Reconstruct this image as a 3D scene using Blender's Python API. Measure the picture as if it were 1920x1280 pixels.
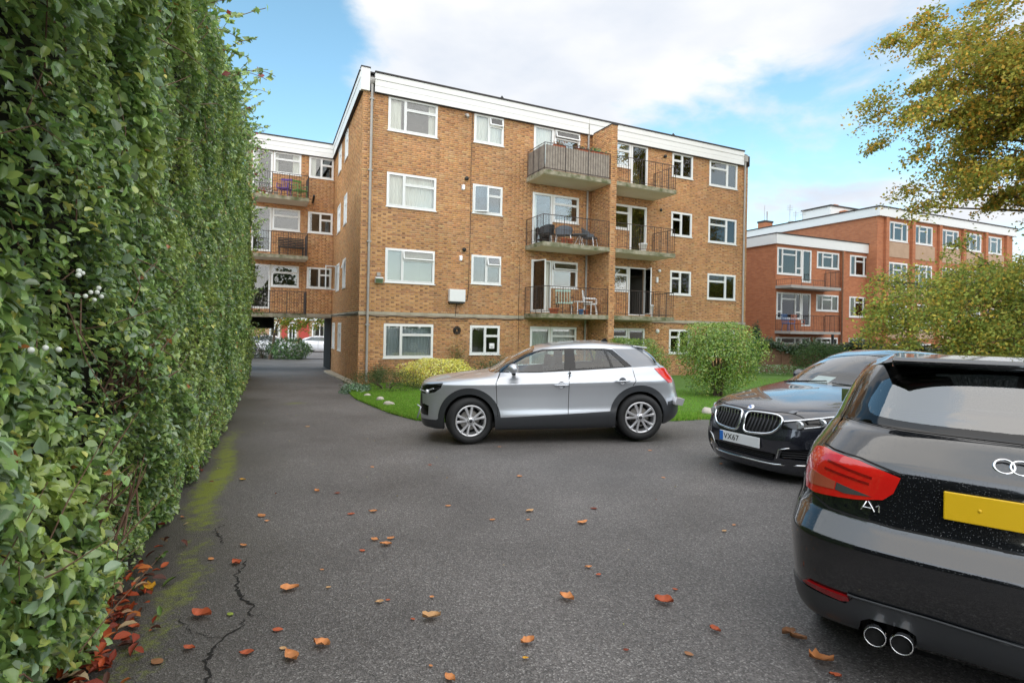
import bpy, math, random
import numpy as np
from mathutils import Vector, Matrix, noise as mnoise
from mathutils.geometry import delaunay_2d_cdt

for o in list(bpy.data.objects): bpy.data.objects.remove(o)
SC = bpy.context.scene
COL = SC.collection
random.seed(7); RNG = np.random.default_rng(11)

# ------------------------------------------------------------------ camera, sky, sun, exposure
cam_d = bpy.data.cameras.new("camera")
cam_d.sensor_width = 36.0; cam_d.sensor_fit = 'HORIZONTAL'
cam_d.lens = 36.0 * 1027.26 / 1920
cam_d.shift_y = -32.9 / 1920
cam_d.clip_start = 0.05; cam_d.clip_end = 3000
cam = bpy.data.objects.new("camera", cam_d); COL.objects.link(cam)
CAMZ = 1.46
cam.matrix_world = Matrix.Translation((0, 0, CAMZ)) @ Matrix.Rotation(math.pi/2 + .0046, 4, 'X') @ Matrix.Rotation(.02, 4, 'Z')
SC.camera = cam
SC.render.resolution_x = 1024; SC.render.resolution_y = 682

SUN_AZ = math.radians(188)      # compass-like: measured from +Y towards +X
SUN_EL = math.radians(44)
W = bpy.data.worlds.new("World"); SC.world = W; W.use_nodes = True
nt = W.node_tree; nt.nodes.clear()
def N(t, **k):
    n = nt.nodes.new(t)
    for a, b in k.items(): setattr(n, a, b)
    return n
wo = N('ShaderNodeOutputWorld')
sky = N('ShaderNodeTexSky', sky_type='NISHITA'); sky.sun_disc = False
sky.sun_elevation = SUN_EL; sky.sun_rotation = SUN_AZ; sky.air_density = 1.0; sky.dust_density = .6; sky.ozone_density = 2.2
bg1 = N('ShaderNodeBackground'); bg1.inputs[1].default_value = .088
hs = N('ShaderNodeHueSaturation'); hs.inputs['Hue'].default_value = .474; hs.inputs['Saturation'].default_value = 1.0; hs.inputs['Value'].default_value = 1.3
nt.links.new(sky.outputs[0], hs.inputs['Color']); nt.links.new(hs.outputs[0], bg1.inputs[0])
bg2 = N('ShaderNodeBackground'); bg2.inputs[1].default_value = .465
tc = N('ShaderNodeTexCoord')
mp = N('ShaderNodeMapping'); mp.inputs['Scale'].default_value = (1.0, 1.0, 2.3); mp.inputs['Location'].default_value = (.35, .1, .15)
nt.links.new(tc.outputs['Generated'], mp.inputs[0])
n1 = N('ShaderNodeTexNoise'); n1.inputs['Scale'].default_value = 2.1; n1.inputs['Detail'].default_value = 9; n1.inputs['Roughness'].default_value = .55; n1.inputs['Distortion'].default_value = .25
nt.links.new(mp.outputs[0], n1.inputs['Vector'])
sx = N('ShaderNodeSeparateXYZ'); nt.links.new(tc.outputs['Generated'], sx.inputs[0])
def M(op, a, b=None, c=None, clamp=False):
    n = N('ShaderNodeMath', operation=op); n.use_clamp = clamp
    for i, v in enumerate((a, b, c)):
        if v is None: continue
        if hasattr(v, 'is_linked') or hasattr(v, 'links'): nt.links.new(v, n.inputs[i])
        else: n.inputs[i].default_value = v
    return n.outputs[0]
# fair-weather cloud bank: a clear gap to the left (-X), more cloud to the right and overhead
gap = M('SMOOTHSTEP' if False else 'MULTIPLY', sx.outputs[0], 1.0)
bias = N('ShaderNodeMapRange', interpolation_type='SMOOTHSTEP'); bias.inputs[1].default_value = -.36; bias.inputs[2].default_value = -.18; bias.inputs[3].default_value = -.16; bias.inputs[4].default_value = .08
nt.links.new(sx.outputs[0], bias.inputs[0])
low = N('ShaderNodeMapRange', interpolation_type='SMOOTHSTEP'); low.inputs[1].default_value = .05; low.inputs[2].default_value = .42; low.inputs[3].default_value = -.03; low.inputs[4].default_value = .07
nt.links.new(sx.outputs[2], low.inputs[0])
dens = M('ADD', M('ADD', n1.outputs[0], bias.outputs[0]), low.outputs[0])
mr = N('ShaderNodeMapRange', interpolation_type='SMOOTHSTEP'); mr.inputs[1].default_value = .50; mr.inputs[2].default_value = .63
nt.links.new(dens, mr.inputs[0])
n2 = N('ShaderNodeTexNoise'); n2.inputs['Scale'].default_value = 3.2; n2.inputs['Detail'].default_value = 6
nt.links.new(mp.outputs[0], n2.inputs['Vector'])
cr = N('ShaderNodeValToRGB'); cr.color_ramp.elements[0].position = .35; cr.color_ramp.elements[0].color = (.72, .78, .88, 1)
cr.color_ramp.elements[1].position = .62; cr.color_ramp.elements[1].color = (.98, .985, 1.0, 1)
nt.links.new(n2.outputs[0], cr.inputs[0]); nt.links.new(cr.outputs[0], bg2.inputs[0])
mx = N('ShaderNodeMixShader'); nt.links.new(mr.outputs[0], mx.inputs[0]); nt.links.new(bg1.outputs[0], mx.inputs[1]); nt.links.new(bg2.outputs[0], mx.inputs[2])
nt.links.new(mx.outputs[0], wo.inputs[0])

sun_d = bpy.data.lights.new("sun", 'SUN'); sun_d.energy = 1.75; sun_d.angle = math.radians(150); sun_d.color = (1, .95, .87)
sun = bpy.data.objects.new("sun", sun_d); COL.objects.link(sun)
sd = Vector((math.sin(SUN_AZ)*math.cos(SUN_EL), math.cos(SUN_AZ)*math.cos(SUN_EL), math.sin(SUN_EL)))
sun.rotation_euler = sd.to_track_quat('Z', 'Y').to_euler()
SC.view_settings.view_transform = 'Standard'; SC.view_settings.look = 'None'
SC.view_settings.gamma = 1; SC.view_settings.use_curve_mapping = False; SC.view_settings.exposure = 1.2
SC.render.engine = 'CYCLES'
SC.cycles.max_bounces = 8; SC.cycles.transparent_max_bounces = 16; SC.cycles.glossy_bounces = 4

# ------------------------------------------------------------------ materials
def mat(name, col=(.5, .5, .5), rough=.6, metal=0, coat=0, noise=None, bump=None, attr=False, spec=.5, extra=None):
    m = bpy.data.materials.new(name); m.use_nodes = True
    t = m.node_tree; b = t.nodes['Principled BSDF']
    b.inputs['Base Color'].default_value = (*col, 1); b.inputs['Roughness'].default_value = rough
    b.inputs['Metallic'].default_value = metal; b.inputs['Specular IOR Level'].default_value = spec
    if coat: b.inputs['Coat Weight'].default_value = coat; b.inputs['Coat Roughness'].default_value = .02; b.inputs['Coat IOR'].default_value = coat if coat > 1 else 1.5; b.inputs['Coat Weight'].default_value = min(coat, 1)
    src = None
    tcn = t.nodes.new('ShaderNodeTexCoord')
    if attr:
        a = t.nodes.new('ShaderNodeAttribute'); a.attribute_name = 'Col'; src = a.outputs['Color']
    if noise:                      # (scale, amount, second colour)
        nz = t.nodes.new('ShaderNodeTexNoise'); nz.inputs['Scale'].default_value = noise[0]; nz.inputs['Detail'].default_value = 6; nz.inputs['Roughness'].default_value = .65
        t.links.new(tcn.outputs['Object'], nz.inputs['Vector'])
        mr_ = t.nodes.new('ShaderNodeMapRange'); mr_.inputs[1].default_value = .38; mr_.inputs[2].default_value = .65; mr_.inputs[4].default_value = noise[1]
        t.links.new(nz.outputs[0], mr_.inputs[0])
        mi = t.nodes.new('ShaderNodeMix'); mi.data_type = 'RGBA'
        t.links.new(mr_.outputs[0], mi.inputs[0])
        if src: t.links.new(src, mi.inputs[6])
        else: mi.inputs[6].default_value = (*col, 1)
        mi.inputs[7].default_value = (*noise[2], 1); src = mi.outputs[2]
    if src: t.links.new(src, b.inputs['Base Color'])
    if bump:                       # (scale, strength, distance)
        nb = t.nodes.new('ShaderNodeTexNoise'); nb.inputs['Scale'].default_value = bump[0]; nb.inputs['Detail'].default_value = 5
        t.links.new(tcn.outputs['Object'], nb.inputs['Vector'])
        bp = t.nodes.new('ShaderNodeBump'); bp.inputs['Strength'].default_value = bump[1]; bp.inputs['Distance'].default_value = bump[2]
        t.links.new(nb.outputs[0], bp.inputs['Height']); t.links.new(bp.outputs[0], b.inputs['Normal'])
    if extra: extra(m, t, b, tcn)
    return m

def glass_mat(name, tint=(.55, .6, .6), fac_ior=1.52, rough=.0, k=1.9):
    m = bpy.data.materials.new(name); m.use_nodes = True; t = m.node_tree; t.nodes.clear()
    o = t.nodes.new('ShaderNodeOutputMaterial'); f = t.nodes.new('ShaderNodeFresnel'); f.inputs[0].default_value = fac_ior
    g = t.nodes.new('ShaderNodeBsdfGlossy'); g.inputs['Roughness'].default_value = rough; g.inputs[0].default_value = (1, 1, 1, 1)
    tr = t.nodes.new('ShaderNodeBsdfTransparent'); tr.inputs[0].default_value = (*tint, 1)
    mu = t.nodes.new('ShaderNodeMath'); mu.operation = 'MULTIPLY'; mu.inputs[1].default_value = k; mu.use_clamp = True
    ms = t.nodes.new('ShaderNodeMixShader')
    t.links.new(f.outputs[0], mu.inputs[0]); t.links.new(mu.outputs[0], ms.inputs[0]); t.links.new(tr.outputs[0], ms.inputs[1]); t.links.new(g.outputs[0], ms.inputs[2]); t.links.new(ms.outputs[0], o.inputs[0])
    return m

def leaf_mat(name, rough=.42, trans=.35, spec=.45):
    m = bpy.data.materials.new(name); m.use_nodes = True; t = m.node_tree; b = t.nodes['Principled BSDF']
    a = t.nodes.new('ShaderNodeAttribute'); a.attribute_name = 'Col'
    b.inputs['Roughness'].default_value = rough; b.inputs['Specular IOR Level'].default_value = spec
    t.links.new(a.outputs['Color'], b.inputs['Base Color'])
    tr = t.nodes.new('ShaderNodeBsdfTranslucent'); g = t.nodes.new('ShaderNodeGamma'); g.inputs[1].default_value = .85
    t.links.new(a.outputs['Color'], g.inputs[0]); t.links.new(g.outputs[0], tr.inputs[0])
    ms = t.nodes.new('ShaderNodeMixShader'); ms.inputs[0].default_value = trans
    t.links.new(b.outputs[0], ms.inputs[1]); t.links.new(tr.outputs[0], ms.inputs[2]); t.links.new(ms.outputs[0], t.nodes['Material Output'].inputs[0])
    return m

def drops(m, t, b, tcn):           # rain beads on the paint
    v = t.nodes.new('ShaderNodeTexVoronoi'); v.inputs['Scale'].default_value = 120; v.inputs['Randomness'].default_value = 1
    t.links.new(tcn.outputs['Object'], v.inputs['Vector'])
    r = t.nodes.new('ShaderNodeMapRange'); r.inputs[1].default_value = .05; r.inputs[2].default_value = .24; r.inputs[3].default_value = 1; r.inputs[4].default_value = 0
    t.links.new(v.outputs['Distance'], r.inputs[0])
    bp = t.nodes.new('ShaderNodeBump'); bp.inputs['Strength'].default_value = .34; bp.inputs['Distance'].default_value = .0012
    t.links.new(r.outputs[0], bp.inputs['Height']); t.links.new(bp.outputs[0], b.inputs['Normal']); t.links.new(bp.outputs[0], b.inputs['Coat Normal'])

def asphalt_extra(m, t, b, tcn):
    def nz(s, d=4, r=.6):
        n = t.nodes.new('ShaderNodeTexNoise'); n.inputs['Scale'].default_value = s; n.inputs['Detail'].default_value = d; n.inputs['Roughness'].default_value = r
        t.links.new(tcn.outputs['Object'], n.inputs['Vector']); return n
    vo = t.nodes.new('ShaderNodeTexVoronoi'); vo.inputs['Scale'].default_value = 130; t.links.new(tcn.outputs['Object'], vo.inputs['Vector'])
    ramp = t.nodes.new('ShaderNodeValToRGB'); e = ramp.color_ramp.elements
    e[0].position = 0; e[0].color = (.068, .064, .062, 1); e[1].position = 1; e[1].color = (.30, .285, .275, 1)
    k = e.new(.55); k.color = (.132, .121, .118, 1); k2 = e.new(.86); k2.color = (.17, .16, .155, 1)
    sp = t.nodes.new('ShaderNodeSeparateColor'); t.links.new(vo.outputs['Color'], sp.inputs[0]); t.links.new(sp.outputs[0], ramp.inputs[0])
    big = nz(.55, 5, .6); r1 = t.nodes.new('ShaderNodeMapRange'); r1.inputs[1].default_value = .35; r1.inputs[2].default_value = .7; r1.inputs[3].default_value = .78; r1.inputs[4].default_value = 1.34
    t.links.new(big.outputs[0], r1.inputs[0])
    mul = t.nodes.new('ShaderNodeMix'); mul.data_type = 'RGBA'; mul.blend_type = 'MULTIPLY'; mul.inputs[0].default_value = 1
    dk = t.nodes.new('ShaderNodeAttribute'); dk.attribute_name = 'Dirt'; dm = t.nodes.new('ShaderNodeMix'); dm.data_type = 'RGBA'; t.links.new(dk.outputs['Fac'], dm.inputs[0]); t.links.new(ramp.outputs[0], dm.inputs[6]); dm.inputs[7].default_value = (.055, .048, .036, 1)
    t.links.new(dm.outputs[2], mul.inputs[6]); t.links.new(r1.outputs[0], mul.inputs[7])
    # moss strip along the hedge: vertex attribute 'Moss' broken up by noise
    at = t.nodes.new('ShaderNodeAttribute'); at.attribute_name = 'Moss'
    mn = nz(3.4, 8, .75); mn2 = nz(22, 6, .75)
    s1 = t.nodes.new('ShaderNodeMath'); s1.operation = 'MULTIPLY_ADD'; s1.inputs[1].default_value = .55; t.links.new(mn.outputs[0], s1.inputs[0]); 
    s2 = t.nodes.new('ShaderNodeMath'); s2.operation = 'MULTIPLY'; s2.inputs[1].default_value = .45; t.links.new(mn2.outputs[0], s2.inputs[0]); t.links.new(s2.outputs[0], s1.inputs[2])
    s3 = t.nodes.new('ShaderNodeMath'); s3.operation = 'MULTIPLY_ADD'; s3.inputs[1].default_value = .30; s3.inputs[2].default_value = -.20
    t.links.new(at.outputs['Fac'], s3.inputs[0])
    s4 = t.nodes.new('ShaderNodeMath'); s4.operation = 'ADD'; t.links.new(s1.outputs[0], s4.inputs[0]); t.links.new(s3.outputs[0], s4.inputs[1])
    r2 = t.nodes.new('ShaderNodeMapRange'); r2.inputs[1].default_value = .47; r2.inputs[2].default_value = .62; t.links.new(s4.outputs[0], r2.inputs[0])
    mm = t.nodes.new('ShaderNodeMix'); mm.data_type = 'RGBA'; t.links.new(r2.outputs[0], mm.inputs[0]); t.links.new(mul.outputs[2], mm.inputs[6]); mm.inputs[7].default_value = (.17, .20, .022, 1)
    t.links.new(mm.outputs[2], b.inputs['Base Color'])
    bp = t.nodes.new('ShaderNodeBump'); bp.inputs['Strength'].default_value = .6; bp.inputs['Distance'].default_value = .006
    t.links.new(vo.outputs['Distance'], bp.inputs['Height']); t.links.new(bp.outputs[0], b.inputs['Normal'])
    rr = t.nodes.new('ShaderNodeMapRange'); rr.inputs[3].default_value = .42; rr.inputs[4].default_value = .7; t.links.new(big.outputs[0], rr.inputs[0]); t.links.new(rr.outputs[0], b.inputs['Roughness'])

def brick_tex(m, t, b, tcn):       # only for the far buildings, whose bricks are a few pixels
    br = t.nodes.new('ShaderNodeTexBrick'); br.inputs['Scale'].default_value = 1; br.inputs['Brick Width'].default_value = .225; br.inputs['Row Height'].default_value = .075
    br.inputs['Mortar Size'].default_value = .006; br.inputs['Color1'].default_value = (.50, .19, .085, 1); br.inputs['Color2'].default_value = (.40, .135, .06, 1); br.inputs['Mortar'].default_value = (.33, .2, .15, 1)
    mp_ = t.nodes.new('ShaderNodeMapping'); sp = t.nodes.new('ShaderNodeSeparateXYZ'); cb = t.nodes.new('ShaderNodeCombineXYZ'); ad = t.nodes.new('ShaderNodeMath'); ad.operation = 'ADD'
    t.links.new(tcn.outputs['Object'], sp.inputs[0]); t.links.new(sp.outputs[0], ad.inputs[0]); t.links.new(sp.outputs[1], ad.inputs[1]); t.links.new(ad.outputs[0], cb.inputs[0]); t.links.new(sp.outputs[2], cb.inputs[1])
    t.links.new(cb.outputs[0], br.inputs['Vector']); t.links.new(br.outputs[0], b.inputs['Base Color'])

MT = dict(
 asphalt=mat('asphalt', rough=.6, spec=.4, extra=asphalt_extra),
 soil=mat('soil', (.06, .04, .025), .95, noise=(6, 1, (.10, .075, .045)), bump=(30, .6, .02)),
 lawn=mat('lawn_soil', (.07, .18, .014), .9, noise=(5, 1, (.075, .13, .02)), bump=(60, .5, .02)),
 grass=leaf_mat('grass_blade', .6, .3, .2),
 leaf=leaf_mat('leaf', .29, .32, 1.0), leaf_matte=leaf_mat('leaf_matte', .6, .35, .25), litter=leaf_mat('litter', .55, .12, .3),
 brick=mat('yellow_stock_brick', rough=.85, attr=True, bump=(90, .35, .004), noise=(1.1, .28, (.42, .27, .16)), spec=.2),
 mortar=mat('mortar', (.47, .33, .235), .95, noise=(2, .6, (.38, .26, .18)), spec=.1),
 red_brick=mat('red_brick', rough=.85, extra=brick_tex, spec=.2),
 upvc=mat('white_upvc', (.82, .82, .81), .35),
 cladding=mat('white_cladding', (.80, .79, .77), .5, noise=(.9, .25, (.66, .64, .6))),
 far_white=mat('far_white', (.75, .75, .74), .6),
 sill=mat('sill', (.8, .8, .79), .4),
 felt=mat('roof_felt', (.05, .045, .045), .9),
 concrete=mat('concrete', (.48, .43, .34), .85, noise=(1.6, .8, (.30, .26, .19)), bump=(20, .3, .01)),
 concrete_edge=mat('concrete_edge', (.36, .32, .24), .9, noise=(3.5, 1, (.10, .11, .045)), bump=(25, .4, .01)),
 soffit=mat('soffit', (.74, .67, .56), .9, noise=(1.2, .5, (.62, .55, .45))),
 pane=glass_mat('window_glass', (.95, .97, .96)),
 room=mat('room', (.13, .12, .10), .9), room_dark=mat('room_dark', (.05, .045, .04), .9),
 curtain=mat('curtain', (.82, .80, .72), .9), curtain_blue=mat('curtain_blue', (.42, .47, .5), .9), blind=mat('blind', (.42, .45, .36), .8), lace=mat('lace', (.55, .57, .55), .9),
 iron=mat('black_iron', (.035, .03, .03), .55, noise=(5, .5, (.10, .045, .025))),
 pipe=mat('grey_pipe', (.34, .32, .30), .6, noise=(3, .6, (.45, .42, .38))), pipe_black=mat('black_pipe', (.012, .012, .012), .5),
 cable=mat('cable', (.02, .02, .02), .7),
 wood=mat('grey_wood', (.36, .31, .26), .8, noise=(7, .8, (.24, .2, .17))),
 fence=mat('fence_wood', (.17, .085, .05), .85, noise=(6, .8, (.26, .15, .09))),
 bark=mat('bark', (.09, .065, .045), .9, noise=(9, .8, (.16, .12, .085)), bump=(30, .6, .02)), twig=mat('twig', (.17, .095, .06), .8),
 terracotta=mat('terracotta', (.45, .12, .05), .7), white_plastic=mat('white_plastic', (.8, .8, .8), .4), grey_fabric=mat('grey_fabric', (.12, .13, .145), .8),
 green_fabric=mat('green_fabric', (.42, .55, .47), .8), purple=mat('purple', (.10, .04, .25), .6), green_paint=mat('green_paint', (.10, .25, .06), .5), blue=mat('blue', (.05, .15, .35), .5),
 stone=mat('stone', (.55, .5, .44), .85, noise=(9, .9, (.36, .32, .27)), bump=(12, .6, .02)),
 silver=mat('silver_paint', (.55, .57, .61), .32, .6, coat=1), black_paint=mat('black_paint', (.006, .007, .009), .12, .0, coat=1.62, spec=.5, extra=drops),
 navy=mat('dark_grey_paint', (.022, .024, .034), .2, .35, coat=1.65, spec=.5),
 cladding_black=mat('car_cladding', (.035, .038, .043), .42, coat=.3), gloss_black=mat('gloss_black', (.006, .006, .007), .08), gap=mat('panel_gap', (.004, .004, .004), .8),
 car_glass=glass_mat('car_glass', (.68, .76, .74)), rear_glass=glass_mat('rear_glass', (.74, .86, .85), k=4.4), car_glass_dark=glass_mat('car_glass_dark', (.22, .3, .29)), clear=glass_mat('lamp_glass', (.85, .87, .9)), chrome=mat('chrome', (.82, .82, .84), .09, 1), alloy=mat('alloy', (.78, .78, .80), .3, .7),
 alloy_dark=mat('alloy_dark', (.05, .05, .055), .4, .5), tyre=mat('tyre', (.018, .018, .019), .75, bump=(80, .3, .003)), grey_panel=mat('grey_panel', (.17, .18, .20), .32, .5, coat=1),
 red_lamp=mat('red_lamp', (.66, .014, .010), .10, coat=1), red_dark=mat('red_lamp_dark', (.25, .004, .006), .12, coat=1), amber=mat('amber_lamp', (.42, .09, .05), .12, coat=1), smoke_lamp=mat('smoke_lamp', (.07, .07, .07), .12, coat=1), lamp_white=mat('lamp_reflector', (.75, .77, .8), .12, .6),
 seat=mat('seat_leather', (.035, .035, .035), .6), seat_tan=mat('seat_pale', (.30, .28, .24), .6), plate_y=mat('plate_yellow', (.80, .50, .01), .35), plate_w=mat('plate_white', (.78, .79, .8), .35), black=mat('black', (.01, .01, .01), .5), paper=mat('paper', (.85, .85, .86), .7),
 white_paint=mat('white_paint', (.78, .78, .8), .25, coat=1), red_panel=mat('red_panel', (.42, .045, .03), .6), tar=mat('tar_crack', (.012, .011, .010), .95),
 berry=mat('berry', (.82, .84, .76), .35),
 roundel=mat('roundel_blue', (.02, .12, .45), .3), skyblue=mat('plate_blue', (.02, .16, .55), .4),
)

# ------------------------------------------------------------------ mesh helpers
def link(o, parent=None, mw=None):
    COL.objects.link(o)
    if parent is not None: o.parent = parent
    if mw is not None: o.matrix_local = mw
    return o
def tag(o, label=None, cat=None, group=None, kind=None):
    if label: o['label'] = label
    if cat: o['category'] = cat
    if group: o['group'] = group
    if kind: o['kind'] = kind
    return o
def empty(name, loc=(0, 0, 0), rz=0, label=None, cat=None, group=None):
    o = bpy.data.objects.new(name, None); o.empty_display_size = .2; COL.objects.link(o); o.location = loc; o.rotation_euler = (0, 0, rz)
    return tag(o, label, cat, group)
def mesh_np(name, V, F, m, parent=None, col=None, smooth=False, mw=None):
    """V (n,3), F (m,k) numpy arrays of equal sided faces"""
    me = bpy.data.meshes.new(name); V = np.asarray(V, np.float32); F = np.asarray(F, np.int32); k = F.shape[1]
    me.vertices.add(len(V)); me.vertices.foreach_set('co', V.ravel())
    me.loops.add(F.size); me.loops.foreach_set('vertex_index', F.ravel())
    me.polygons.add(len(F)); me.polygons.foreach_set('loop_start', np.arange(0, F.size, k, dtype=np.int32)); me.polygons.foreach_set('loop_total', np.full(len(F), k, np.int32))
    if smooth: me.polygons.foreach_set('use_smooth', np.ones(len(F), bool))
    me.update(calc_edges=True)
    if col is not None:
        a = me.color_attributes.new('Col', 'FLOAT_COLOR', 'POINT'); c = np.ones((len(V), 4), np.float32); c[:, :3] = col; a.data.foreach_set('color', c.ravel())
    me.materials.append(m)
    return link(bpy.data.objects.new(name, me), parent, mw)

class MB:
    def __init__(s): s.v = []; s.f = []; s.sm = []
    def add(s, vs, fs, smooth=False):
        b = len(s.v); s.v += [tuple(v) for v in vs]; s.f += [tuple(i+b for i in f) for f in fs]; s.sm += [smooth]*len(fs); return s
    def box(s, x0, x1, y0, y1, z0, z1):
        v = [(x, y, z) for z in (z0, z1) for y in (y0, y1) for x in (x0, x1)]
        return s.add(v, [(0, 2, 3, 1), (4, 5, 7, 6), (0, 1, 5, 4), (2, 6, 7, 3), (0, 4, 6, 2), (1, 3, 7, 5)])
    def tube(s, pts, r, n=8, cap=True):
        pts = [Vector(p) for p in pts]; rs = r if hasattr(r, '__len__') else [r]*len(pts); rings = []
        up = None
        for i, p in enumerate(pts):
            d = (pts[min(i+1, len(pts)-1)] - pts[max(i-1, 0)]).normalized()
            if up is None: up = Vector((0, 0, 1)) if abs(d.z) < .9 else Vector((1, 0, 0))
            a = d.cross(up).normalized(); b_ = a.cross(d).normalized(); up = b_
            rings.append([p + (a*math.cos(2*math.pi*k/n) + b_*math.sin(2*math.pi*k/n))*rs[i] for k in range(n)])
        v = [q for R in rings for q in R]; f = []
        for i in range(len(pts)-1):
            for k in range(n): f.append((i*n+k, i*n+(k+1) % n, (i+1)*n+(k+1) % n, (i+1)*n+k))
        s.add(v, f, True)
        if cap: s.add(rings[0], [tuple(range(n))[::-1]]); s.add(rings[-1], [tuple(range(n))])
        return s
    def lathe(s, prof, n=24, axis='z', c=(0, 0, 0), smooth=True):
        v = []; f = []; m = len(prof)
        for i in range(n):
            a = 2*math.pi*i/n; ca, sa = math.cos(a), math.sin(a)
            for r, h in prof:
                if axis == 'z': q = (r*ca, r*sa, h)
                elif axis == 'y': q = (r*ca, h, r*sa)
                else: q = (h, r*ca, r*sa)
                v.append((q[0]+c[0], q[1]+c[1], q[2]+c[2]))
        for i in range(n):
            j = (i+1) % n
            for k in range(m-1): f.append((i*m+k, j*m+k, j*m+k+1, i*m+k+1))
        return s.add(v, f, smooth)
    def ball(s, c, r, n=8, sq=(1, 1, 1)):
        prof = [(r*math.sin(math.pi*k/n), -r*math.cos(math.pi*k/n)) for k in range(n+1)]
        v0 = len(s.v); s.lathe(prof, n*2-2 if n > 4 else 7)
        for i in range(v0, len(s.v)):
            x, y, z = s.v[i]; s.v[i] = (x*sq[0]+c[0], y*sq[1]+c[1], z*sq[2]+c[2])
        return s
    def prism(s, poly, y0, y1, plane='xz'):
        n = len(poly)
        P = (lambda a, b, h: (a, h, b)) if plane == 'xz' else ((lambda a, b, h: (a, b, h)) if plane == 'xy' else (lambda a, b, h: (h, a, b)))
        v = [P(a, b, y0) for a, b in poly] + [P(a, b, y1) for a, b in poly]
        return s.add(v, [tuple(range(n)), tuple(range(n, 2*n))[::-1]] + [(i, i+n, (i+1) % n+n, (i+1) % n) for i in range(n)])
    def build(s, name, m, parent=None, mw=None, label=None, cat=None, group=None, kind=None, bevel=0, fixn=True):
        me = bpy.data.meshes.new(name); me.from_pydata(s.v, [], s.f); me.polygons.foreach_set('use_smooth', s.sm)
        me.materials.append(m); me.update()
        if fixn:
            import bmesh
            b = bmesh.new(); b.from_mesh(me); bmesh.ops.recalc_face_normals(b, faces=b.faces)
            if bevel: bmesh.ops.bevel(b, geom=list(b.edges), offset=bevel, segments=2, affect='EDGES', profile=.5)
            b.to_mesh(me); b.free()
        o = link(bpy.data.objects.new(name, me), parent, mw)
        return tag(o, label, cat, group, kind)
def T(x, y, z, rz=0): return Matrix.Translation((x, y, z)) @ Matrix.Rotation(rz, 4, 'Z')
def copy_tree(o, parent=None):
    c = o.copy(); COL.objects.link(c); c.parent = parent
    for ch in [k for k in bpy.data.objects if k.parent == o]: copy_tree(ch, c)
    return c

def leaves(name, P, Nn, size, col, m, parent=None, aspect=.62, hexa=False, kind='stuff', droop=None):
    """P centres, Nn facing normals, size, col per leaf -> folded leaves; hexa = rounder 8-triangle leaf"""
    n = len(P); Nn = Nn/np.linalg.norm(Nn, axis=1, keepdims=True)
    r = RNG.normal(size=(n, 3))
    if droop is not None: r = r*.55 + np.array(droop)
    T1 = r - (r*Nn).sum(1, keepdims=True)*Nn; T1 /= np.linalg.norm(T1, axis=1, keepdims=True)+1e-9; T2 = np.cross(Nn, T1)
    size = np.broadcast_to(size, (n,))[:, None]; w = size*aspect*RNG.uniform(.8, 1.15, (n, 1)); fold = size*RNG.uniform(.05, .28, (n, 1))
    if not hexa:
        V = np.stack([P-T1*size*.5, P-T2*w*.5+Nn*fold, P+T1*size*.5-Nn*fold*.4, P+T2*w*.5+Nn*fold], 1).reshape(-1, 3)
        b = np.arange(n)[:, None]*4; F = np.concatenate([b+[0, 1, 2], b+[0, 2, 3]]); k = 4
    else:
        c = [(-.5, 0, 0), (-.28, -.40, .8), (.1, -.5, 1), (.36, -.28, .5), (.56, 0, -.6), (.36, .28, .5), (.1, .5, 1), (-.28, .40, .8), (.05, 0, 0)]
        V = np.stack([P+T1*size*a+T2*w*b_+Nn*fold*h for a, b_, h in c], 1).reshape(-1, 3)
        b = np.arange(n)[:, None]*9; F = np.concatenate([b+[8, i, (i+1) % 8] for i in range(8)]); k = 9
    cc = np.repeat(col, k, axis=0)
    o = mesh_np(name, V, F, m, parent, cc, smooth=hexa)
    if kind: o['kind'] = kind
    return o
def palette(n, cols, wts, jit=.18):
    cols = np.array(cols); i = RNG.choice(len(cols), n, p=np.array(wts)/sum(wts)); c = cols[i]*RNG.uniform(1-jit, 1+jit, (n, 1)); return np.clip(c*RNG.uniform(.93, 1.07, (n, 3)), 0, 1)
GY = [-40, 0, 9, 18.4, 24.4, 50, 110, 400]; GZ = [.45, .02, -.34, -.525, -.68, -1.10, -1.30, -1.30]
def gz(x, y): return np.interp(y, GY, GZ) + .028*np.clip(x, -1.5, 3) + .009*np.clip(x+1.5, -4.5, 0)
def world_p(P): return P
# ------------------------------------------------------------------ ground, drive, lawn
def sheet(name, m, inside, dz, x0, x1, y0, y1, step, kind='structure', moss=None):
    xs = np.arange(x0, x1+step/2, step); ys = np.arange(y0, y1+step/2, step); X, Y = np.meshgrid(xs, ys); Z = gz(X, Y)+dz
    V = np.stack([X, Y, Z], -1).reshape(-1, 3); nx = len(xs); i = np.arange(len(ys)-1)[:, None]*nx+np.arange(nx-1)[None]; i = i.ravel()
    F = np.stack([i, i+1, i+nx+1, i+nx], 1)
    o = mesh_np(name, V, F, m); o['kind'] = kind
    if moss is not None:
        a = o.data.attributes.new('Moss', 'FLOAT', 'POINT'); a.data.foreach_set('value', moss(V).astype(np.float32))
        d = (V[:, 0]-hedge_x(V[:, 1]))*.913; a = o.data.attributes.new('Dirt', 'FLOAT', 'POINT'); a.data.foreach_set('value', np.clip(.75-np.clip(d, 0, 9)*.8+.15*np.sin(V[:, 1]*2), 0, .75).astype(np.float32))
    return o
def hedge_x(y): return -.706-.446*y
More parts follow.
